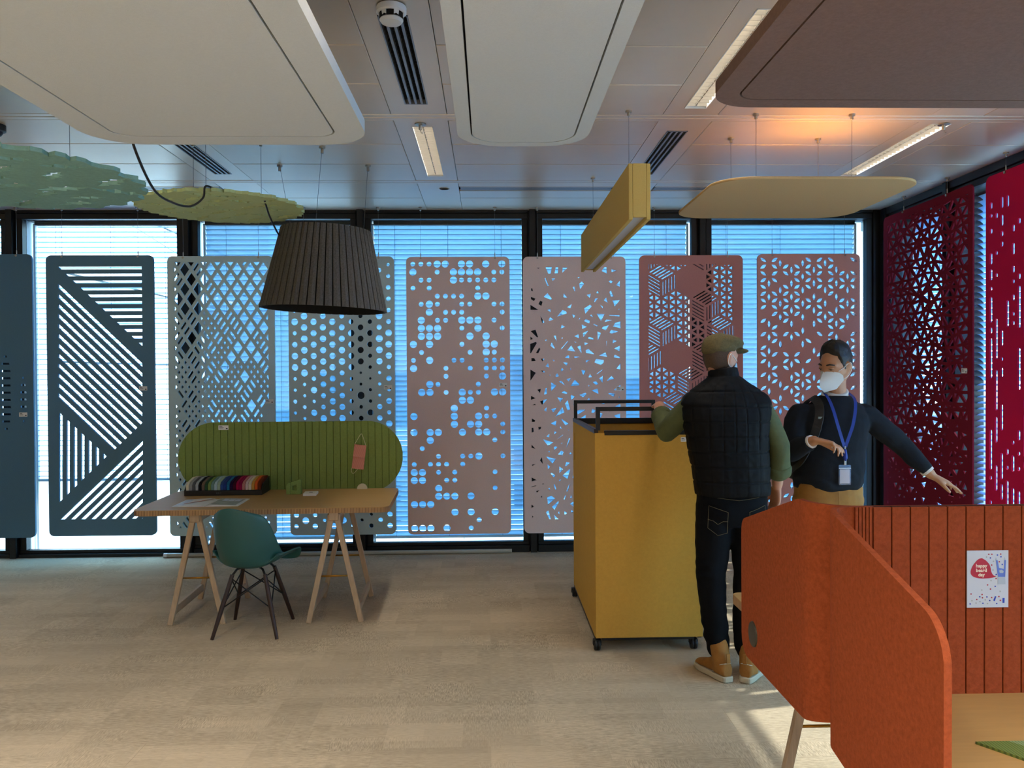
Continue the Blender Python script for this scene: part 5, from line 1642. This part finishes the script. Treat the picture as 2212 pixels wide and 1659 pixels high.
def limb(mb, a, b, c, r): mb.tube([a, b, c], r, 14, round_ends=True)
mb.tube([P1['sl'], P1['el'], P1['wl']], [.052, .042, .029], 14, round_ends=True); mb.tube([P1['sr'], P1['er'], P1['wr']], [.052, .042, .029], 14, round_ends=True)
mb.tube([P1['hl'], P1['kl'], P1['al']], [.085, .058, .040], 14, round_ends=True); mb.tube([P1['hr'], P1['kr'], P1['ar']], [.085, .058, .040], 14, round_ends=True)
hand(mb, (.962, 4.622, 1.418), (.10, 1, -.10), (-.25, .12, 1), 1, [(50, 75, 50)] * 4, .4, (.5, 1.3), 1.0)
hand(mb, (1.532, 4.325, .992), (-.04, .16, -1), (1, .35, .1), -1, [(18, 30, 22), (22, 34, 24), (26, 36, 26), (30, 38, 28)], .5, (.45, .5), 1.0)
for s, yw, hp_ in ((-1, rad(-18), (1.205, 4.225, 0)), (1, rad(35), (1.338, 4.205, 0))):
    d = Vector((sin(yw), cos(yw), 0)); mb.tube([Vector(hp_) + Vector((0, 0, .10)), Vector(hp_) + Vector((0, 0, .045)), Vector(hp_) + d * .15 + Vector((0, 0, .042))], [.036, .032, .022], 12)
man1 = garment(mb, 'person', M['skin1'], None, O1, .006, 3); man1.location = O1
tag(man1, 'person in a flat cap, black quilted vest and tan boots leaning on the yellow cart', 'person')
# hair and cap
def hair1(az, el, p):
    a = abs(az); zl = .045 if a < 1.2 else (.0 if a < 1.45 else -.070 + .012 * cos(3 * (a - pi)))
    return -.004 + .0065 * sstep(zl - .012, zl + .012, p.z) - (.006 if a < 1.5 and p.z < .03 else 0)
mb = MB(); head_surface(mb, Mh1, hair1); mb.build('hair', M['hair1'], man1, origin=O1, smooth=True)
def capoff(az, el, p):
    a = abs(az); zl = .056 - .056 * (a / pi)
    k = sstep(zl - .006, zl + .010, p.z)
    return -.02 + k * (.034 + .012 * sstep(.0, .06, p.z - zl) * (1 - sstep(.07, .12, p.z)))
mb = MB(); head_surface(mb, Mh1, capoff)
mb2 = MB(); mb2.M = Mh1
mb2.ball((0, .112, .052), .068, .058, .015, 20, 8)
mb2.ball((0, .02, .088), .088, .112, .040, 22, 10)
mb.v += mb2.v and []; k0 = len(mb.v); mb.v += mb2.v; mb.f += [tuple(i + k0 for i in f) for f in mb2.f]; mb.m += mb2.m
garment(mb, 'flat_cap', M['tweed'], man1, O1, .005, 4, wrinkle(.0025, 28))
face_mask(man1, Mh1, M['mask_blue'], O1, .9)
# shirt: sleeves and body
mb = MB()
torso(mb, [(1.265, 4.27, 1.0, .17, .12), (1.25, 4.27, 1.2, .178, .122), (1.242, 4.27, 1.34, .192, .124), (1.238, 4.27, 1.42, .178, .105), (1.236, 4.27, 1.48, .10, .08)])
wl2 = Vector(P1['el']).lerp(Vector(P1['wl']), .62); wr2 = Vector(P1['er']).lerp(Vector(P1['wr']), .62)
sl0 = Vector(P1['sl']); sr0 = Vector(P1['sr'])
mb.tube([sl0 + Vector((.06, 0, 0)), sl0, sl0.lerp(Vector(P1['el']), .5), P1['el'], Vector(P1['el']).lerp(wl2, .6), wl2], [.064, .066, .062, .062, .058, .052], 16, round_ends=True)
mb.tube([sr0 - Vector((.06, 0, 0)), sr0, sr0.lerp(Vector(P1['er']), .5), P1['er'], Vector(P1['er']).lerp(wr2, .6), wr2], [.064, .066, .062, .060, .060, .064], 16, round_ends=True)
garment(mb, 'shirt', M['shirt'], man1, O1, .008, 3, wrinkle(.006, 13, (1.2, 1.2, .8)))
mb = MB(); d = (Vector(P1['wl']) - Vector(P1['el'])).normalized(); mb.tube([wl2 - d * .028, wl2 - d * .014, wl2 + d * .014, wl2 + d * .028], [.056, .060, .058, .050], 18)
garment(mb, 'rolled_cuff', M['shirt'], man1, O1, .006, 2, wrinkle(.004, 26))
mb = MB(); d = (Vector(P1['wr']) - Vector(P1['er'])).normalized(); mb.tube([wr2 - d * .03, wr2 - d * .015, wr2 + d * .015, wr2 + d * .03], [.064, .071, .069, .060], 18)
garment(mb, 'rolled_cuff', M['shirt'], man1, O1, .006, 2, wrinkle(.006, 22))
# vest, quilted
mb = MB()
torso(mb, [(1.274, 4.262, .955, .190, .135), (1.274, 4.262, .985, .197, .143), (1.268, 4.265, 1.06, .200, .145), (1.258, 4.268, 1.16, .208, .148), (1.248, 4.27, 1.28, .219, .152), (1.242, 4.27, 1.38, .238, .150),
           (1.240, 4.27, 1.44, .242, .136), (1.239, 4.27, 1.475, .222, .122), (1.238, 4.27, 1.51, .180, .108), (1.236, 4.27, 1.545, .125, .092), (1.233, 4.272, 1.575, .084, .080)], e=2.3)
mb.tube([(1.233, 4.272, 1.54), (1.230, 4.274, 1.58), (1.227, 4.278, 1.615)], [.082, .079, .077], 20)
def quilt(p, nrm):
    d = 0.0
    zc = (p.z - .955) / .078; fz = abs(zc - round(zc)) * .078
    ang = atan2(p.x - 1.25, -(p.y - 4.27)); u = ang * .21 / .082; fu = abs(u - round(u)) * .082
    if p.z < 1.53:
        d -= .0045 * math.exp(-(fz / .0045) ** 2)
        d -= .0032 * math.exp(-(fu / .004) ** 2) * (1 if p.z > 1.2 else .35)
    d += .0035 * mnoise.noise(p * 14) + .0018 * mnoise.noise(p * 40)
    return d
garment(mb, 'quilted_vest', M['vest'], man1, O1, .0045, 3, quilt)
# jeans
mb = MB()
torso(mb, [(1.272, 4.27, .80, .150, .105), (1.272, 4.27, .87, .182, .132), (1.272, 4.27, .95, .182, .128), (1.270, 4.27, 1.01, .168, .115)])
mb.tube([P1['hl'], (1.168, 4.25, .73), P1['kl'], (1.172, 4.26, .33), (1.200, 4.28, .150)], [.102, .094, .076, .068, .060], 18, round_ends=True)
mb.tube([P1['hr'], (1.352, 4.245, .73), P1['kr'], (1.338, 4.245, .33), (1.345, 4.26, .150)], [.102, .094, .076, .068, .060], 18, round_ends=True)
def jw(p, nrm):
    k = 1.0 + 2.0 * math.exp(-((p.z - .55) / .08) ** 2) + 2.0 * math.exp(-((p.z - .24) / .07) ** 2)
    return .0032 * k * mnoise.noise(Vector((p.x * 10, p.y * 10, p.z * 26)))
jeans = garment(mb, 'jeans', M['denim'], man1, O1, .008, 3, jw)
def on_back(x, z):                              # a point on the seat of the jeans
    rx, ry = .184, .133; t = min(.97, abs((x - 1.272) / rx)); return Vector((x, 4.27 - ry * (1 - t ** 2.5) ** (1 / 2.5) - .002, z))
for pts in ([(1.215, .885), (1.125, .915), (1.12, .80), (1.165, .765), (1.21, .78), (1.215, .885)], [(1.12, .845), (1.145, .838), (1.165, .822), (1.19, .838), (1.213, .838)],
            [(1.325, .885), (1.415, .915), (1.42, .80), (1.375, .765), (1.33, .78), (1.325, .885)], [(1.1, .965), (1.19, .955), (1.27, .945), (1.35, .955), (1.44, .97)]):
    q = []
    for i in range(len(pts) - 1):
        for s in range(6):
            u = s / 6; q.append(on_back(pts[i][0] + (pts[i + 1][0] - pts[i][0]) * u, pts[i][1] + (pts[i + 1][1] - pts[i][1]) * u))
    q.append(on_back(*pts[-1]))
    MB().tube(q, .0011, 5).build('stitching', M['stitch'], jeans, origin=O1)
boot(man1, (1.205, 4.225, 0), rad(-18), M['boot'], M['sole'], O1, .22, (.0, .05)); boot(man1, (1.338, 4.205, 0), rad(35), M['boot'], M['sole'], O1, .22, (-.01, .05))

# ------------------------------------------------ person with the badge, facing the camera
O2 = Vector((1.88, 4.5, 0))
P2 = dict(hl=(1.965, 4.5, .90), hr=(1.795, 4.5, .90), kl=(1.985, 4.48, .50), kr=(1.785, 4.48, .50), al=(1.99, 4.52, .09), ar=(1.78, 4.52, .09),
          sl=(2.085, 4.5, 1.362), sr=(1.722, 4.5, 1.365), el=(2.270, 4.485, 1.205), er=(1.645, 4.455, 1.165), wl=(2.415, 4.42, 1.035), wr=(1.715, 4.285, 1.235))
Mh2 = Matrix.Translation((1.918, 4.485, 1.632)) @ Matrix.Rotation(rad(180 - 62), 4, 'Z') @ Matrix.Rotation(rad(-14), 4, 'X') @ Matrix.Rotation(rad(-4), 4, 'Y')
mb = MB()
head_surface(mb, Mh2); head_features(mb, Mh2)
mb.tube([(1.925, 4.51, 1.40), (1.925, 4.505, 1.50), (1.92, 4.495, 1.58)], [.066, .057, .055], 16)
torso(mb, [(1.88, 4.5, .82, .13, .09), (1.88, 4.5, .92, .165, .115), (1.885, 4.5, 1.03, .155, .108), (1.895, 4.5, 1.18, .165, .11), (1.903, 4.5, 1.32, .18, .115), (1.908, 4.5, 1.38, .16, .095), (1.915, 4.5, 1.44, .08, .065)])
for a, b, c, r in (('sl', 'el', 'wl', [.050, .041, .028]), ('sr', 'er', 'wr', [.050, .041, .028]), ('hl', 'kl', 'al', [.085, .058, .04]), ('hr', 'kr', 'ar', [.085, .058, .04])):
    mb.tube([P2[a], P2[b], P2[c]], r, 14, round_ends=True)
tipsL = hand(mb, (2.428, 4.414, 1.022), (.92, -.10, -.42), (.42, -.25, .88), 1, [(6, 10, 8), (8, 12, 8), (12, 16, 10), (18, 20, 12)], .9, (.85, .5), 1.0)
hand(mb, (1.722, 4.276, 1.238), (.80, -.42, -.16), (.25, .05, 1), -1, [(14, 22, 15), (24, 28, 18), (34, 34, 20), (44, 36, 22)], 1.1, (.55, .5), .98)
for s in (-1, 1):
    mb.tube([(1.885 + s * .105, 4.53, .10), (1.885 + s * .105, 4.53, .04), (1.885 + s * .125, 4.37, .035)], [.038, .036, .032], 12)
man2 = garment(mb, 'person', M['skin2'], None, O2, .006, 3); man2.location = O2
tag(man2, 'person in a charcoal sweater and tan trousers with a white mask, arm stretched out', 'person')
def hair2(az, el, p):
    a = abs(az)
    if a < .95: zl = .078 + .010 * cos(az * 3)
    elif a < 1.35: zl = .068 - (a - .95) / .4 * .088
    elif a < 1.6: zl = -.022
    else: zl = -.022 - (a - 1.6) / 1.5 * .055
    k = sstep(zl - .006, zl + .012, p.z)
    vol = .017 + .016 * sstep(.03, .11, p.z) + (.006 if a < 1.2 else 0) * sstep(.06, .10, p.z)
    if a > 1.25 and p.z < .03: vol = .010
    return -.008 + k * (vol + .004 * mnoise.noise(Vector((az * 6, el * 6, 3))) + .004 * mnoise.noise(Vector((az * 19, el * 9, 7))))
mb = MB(); head_surface(mb, Mh2, hair2, 60, 44); mb.build('hair', M['hair2'], man2, origin=O2, smooth=True)
for s in (-1, 1):
    mb = MB(); mb.M = Mh2; mb.tube([(s * .016, .0945, .026), (s * .034, .0895, .031), (s * .054, .074, .024)], [.0035, .0045, .0025], 6); mb.build('eyebrow', M['hair2'], man2, origin=O2, smooth=True)
    mb = MB(); mb.M = Mh2; mb.ball((s * .033, .0755, .004), .0135, .0115, .0075, 14, 8); e = mb.build('eye', M['eye'], man2, origin=O2, smooth=True)
    mb = MB(); mb.M = Mh2; mb.ball((s * .033, .0815, .001), .0062, .006, .0055, 12, 8); mb.build('iris', M['iris'], e, origin=O2, smooth=True)
    mb = MB(); mb.M = Mh2; mb.tube([(s * .019, .0825, .006), (s * .033, .0880, .0085), (s * .048, .0775, .005)], [.003, .0058, .003], 8); mb.build('eyelid', M['skin2'], e, origin=O2, smooth=True)
    mb = MB(); mb.M = Mh2; mb.tube([(s * .019, .0845, .0025), (s * .033, .0915, .0035), (s * .048, .080, .0015)], [.001, .0018, .001], 6); mb.build('eyelashes', M['hair2'], e, origin=O2, smooth=True)
face_mask(man2, Mh2, M['mask_white'], O2, 1.12)
for p, q in tipsL[:3]:
    d = (p - q).normalized(); n_ = Vector((.42, -.25, .88)); n_ = (n_ - d * n_.dot(d)).normalized()
    mb = MB(); mb.bar(p - d * .004 + n_ * .0062, p + d * .006 + n_ * .0050, .010, .0015, n_); mb.build('fingernail', M['pink_nail'], man2, origin=O2, bevel=.0005)
# shirt collar and cuffs
mb = MB(); mb.tube([(1.924, 4.522, 1.44), (1.923, 4.510, 1.468), (1.921, 4.494, 1.50)], [.078, .072, .068], 20)
garment(mb, 'shirt_collar', M['shirt_white'], man2, O2, .005, 2)
for a, b in (('el', 'wl'), ('er', 'wr')):
    w = Vector(P2[b]); d = (w - Vector(P2[a])).normalized(); mb = MB(); mb.tube([w - d * .04, w - d * .014], [.036, .0355], 16); mb.build('shirt_cuff', M['shirt_white'], man2, origin=O2, smooth=rad(40))
# sweater
mb = MB()
torso(mb, [(1.878, 4.5, .945, .172, .128), (1.878, 4.5, .965, .186, .14), (1.880, 4.5, 1.01, .190, .145), (1.888, 4.5, 1.10, .186, .142), (1.896, 4.5, 1.20, .188, .138), (1.903, 4.5, 1.30, .200, .138), (1.906, 4.5, 1.36, .190, .126), (1.910, 4.5, 1.405, .158, .110), (1.916, 4.5, 1.44, .112, .094), (1.920, 4.5, 1.466, .084, .082)], e=2.2)
for S_, E2, W2, r in (('sl', 'el', 'wl', [.060, .066, .062, .057, .050, .041]), ('sr', 'er', 'wr', [.060, .066, .064, .061, .052, .042])):
    s0, e0, w0 = Vector(P2[S_]), Vector(P2[E2]), Vector(P2[W2]); d = (w0 - e0).normalized()
    sleeve(mb, [s0 + (Vector((1.905, 4.5, 1.34)) - s0) * .55 + Vector((0, 0, -.01)), s0 + Vector((0, 0, -.005)), s0.lerp(e0, .5), e0, e0.lerp(w0, .5), w0 - d * .024], r)
def sw(p, nrm):
    k = 1 + 1.5 * math.exp(-((p.z - 1.0) / .05) ** 2)
    return (.0065 * mnoise.noise(Vector((p.x * 9, p.y * 9, p.z * 14))) + .003 * mnoise.noise(Vector((p.x * 22 + p.z * 10, p.y * 20, p.z * 26)))) * k
garment(mb, 'sweater', M['sweater'], man2, O2, .007, 4, sw)
# chinos, belt line, shoes
mb = MB()
torso(mb, [(1.88, 4.5, .80, .155, .11), (1.88, 4.5, .87, .186, .135), (1.88, 4.5, .95, .182, .130), (1.88, 4.5, .985, .176, .125)])
for a, b, c in (('hl', 'kl', 'al'), ('hr', 'kr', 'ar')): mb.tube([P2[a], P2[b], P2[c]], [.108, .080, .070], 18, round_ends=False)
def cw(p, nrm): return .005 * mnoise.noise(Vector((p.x * 7, p.y * 9, p.z * 22))) * (1 + math.exp(-((p.z - .83) / .07) ** 2))
tr = garment(mb, 'chino_trousers', M['chino'], man2, O2, .008, 3, cw)
MB().tube([(1.88, 4.36, .955), (1.879, 4.352, .90), (1.88, 4.365, .84)], .0022, 6).build('fly_seam', M['boot'], tr, origin=O2)
mshoe = mat('brown_leather', '#3a2418', .5)
for s in (-1, 1):
    boot(man2, (1.885 + s * .105, 4.56, 0), rad(180 - s * 8), mshoe, M['black'], O2, .12, (0, .0))
# lanyard with badge, worn by the second person
ly = thing('lanyard', 'blue lanyard with a clear badge holder hanging on the charcoal sweater', 'lanyard', (1.905, 4.355, 1.10))
OL = Vector((1.905, 4.355, 1.10))
M['lan'] = mat('royal_blue_ribbon', '#10308c', .6)
for pts in ([(1.868, 4.55, 1.487), (1.852, 4.48, 1.478), (1.848, 4.415, 1.447), (1.855, 4.375, 1.39), (1.868, 4.356, 1.32), (1.890, 4.350, 1.24), (1.905, 4.352, 1.195)],
            [(1.972, 4.55, 1.487), (1.990, 4.48, 1.476), (1.990, 4.415, 1.445), (1.975, 4.376, 1.39), (1.952, 4.356, 1.31), (1.925, 4.350, 1.24), (1.909, 4.351, 1.195)]):
    mb = MB(); P_ = smooth_pts(pts, 4); rings = []
    for i, p in enumerate(P_):
        t = (P_[min(i + 1, len(P_) - 1)] - P_[max(i - 1, 0)]).normalized(); nn_ = Vector((0, -1, .25)); s_ = t.cross(nn_).normalized(); n2 = s_.cross(t)
        p = p + Vector((0, -.008, 0)); rings.append([p + s_ * .0085 + n2 * .0008, p - s_ * .0085 + n2 * .0008, p - s_ * .0085 - n2 * .0008, p + s_ * .0085 - n2 * .0008])
    mb.loft(rings); mb.build('ribbon', M['lan'], ly, origin=OL)
MB().box(1.903, 1.911, 4.339, 4.346, 1.175, 1.20).build('crimp', M['steel'], ly, origin=OL)
MB().tube([(1.907, 4.342, 1.178), (1.907, 4.341, 1.155), (1.907, 4.340, 1.135), (1.907, 4.341, 1.125)], [.008, .011, .012, .007], 10, round_ends=True).build('breakaway_clip', M['lan'], ly, origin=OL, smooth=True)
MB().box(1.900, 1.913, 4.337, 4.343, 1.098, 1.126).build('swivel_clip', M['steel'], ly, origin=OL, bevel=.002)
def clear_mat():
    m, n, l, b = newmat('clear_vinyl'); out = n['Material Output']
    t = n.new('ShaderNodeBsdfTransparent'); g = n.new('ShaderNodeBsdfGlossy'); g.inputs['Roughness'].default_value = .15; mx = n.new('ShaderNodeMixShader'); mx.inputs[0].default_value = .18
    l.new(t.outputs[0], mx.inputs[1]); l.new(g.outputs[0], mx.inputs[2]); l.new(mx.outputs[0], out.inputs[0]); return m
mb = cutplate(rrect(-.033, .033, 0, .108, .006, 4), [], .004, 'y')
o = mb.build('badge_holder', clear_mat(), ly); o.location = Vector((1.903, 4.336, .992)) - OL
c = MB().box(-.026, .026, -.0008, .0008, .008, .084).build('badge_card', mat('blank_badge_card', '#c0b4b4', .5), o)
MB().box(-.032, .032, -.0028, -.002, .088, .092).build('holder_seal', M['white_metal'], o)
# backpack on the second person's back, strap over one shoulder
bp_ = thing('backpack', 'black backpack worn on one shoulder of the person in the charcoal sweater', 'backpack', (1.86, 4.70, 1.05))
OB = Vector((1.86, 4.70, 1.05)); M['pack'] = mat('black_nylon', '#101012', .7, var=.1, vscale=80, bump=.2, bscale=600)
mb = MB(); torso(mb, [(1.86, 4.72, .98, .11, .05), (1.86, 4.72, 1.0, .13, .065), (1.865, 4.725, 1.15, .14, .075), (1.87, 4.72, 1.32, .13, .065), (1.875, 4.71, 1.38, .10, .045)], e=3.2); mb.build('pack_body', M['pack'], bp_, origin=OB, smooth=rad(50))
P_ = smooth_pts([(1.79, 4.66, 1.34), (1.80, 4.61, 1.41), (1.803, 4.52, 1.448), (1.80, 4.43, 1.422), (1.785, 4.378, 1.36), (1.755, 4.352, 1.28), (1.722, 4.36, 1.19), (1.705, 4.42, 1.11), (1.70, 4.52, 1.06), (1.75, 4.66, 1.03)], 5); mb = MB(); rings = []
for i, p in enumerate(P_):
    t = (P_[min(i + 1, len(P_) - 1)] - P_[max(i - 1, 0)]).normalized(); cn = Vector((1.88, 4.5, p.z - .12 if p.z > 1.3 else p.z)); nn_ = (p - cn).normalized(); s_ = t.cross(nn_).normalized(); n2 = s_.cross(t).normalized(); w_ = .023 if p.z > 1.2 else .014
    p = p + nn_ * .006
    rings.append([p + s_ * w_ + n2 * .005, p - s_ * w_ + n2 * .005, p - s_ * w_ - n2 * .004, p + s_ * w_ - n2 * .004])
mb.loft(rings); mb.build('shoulder_strap', M['pack'], bp_, origin=OB)
MB().box(-.013, .013, -.003, .003, -.006, .006).build('strap_badge', mat('grey_rubber_badge', '#6e7468', .6), bp_, loc=Vector((1.781, 4.358, 1.352)) - OB)
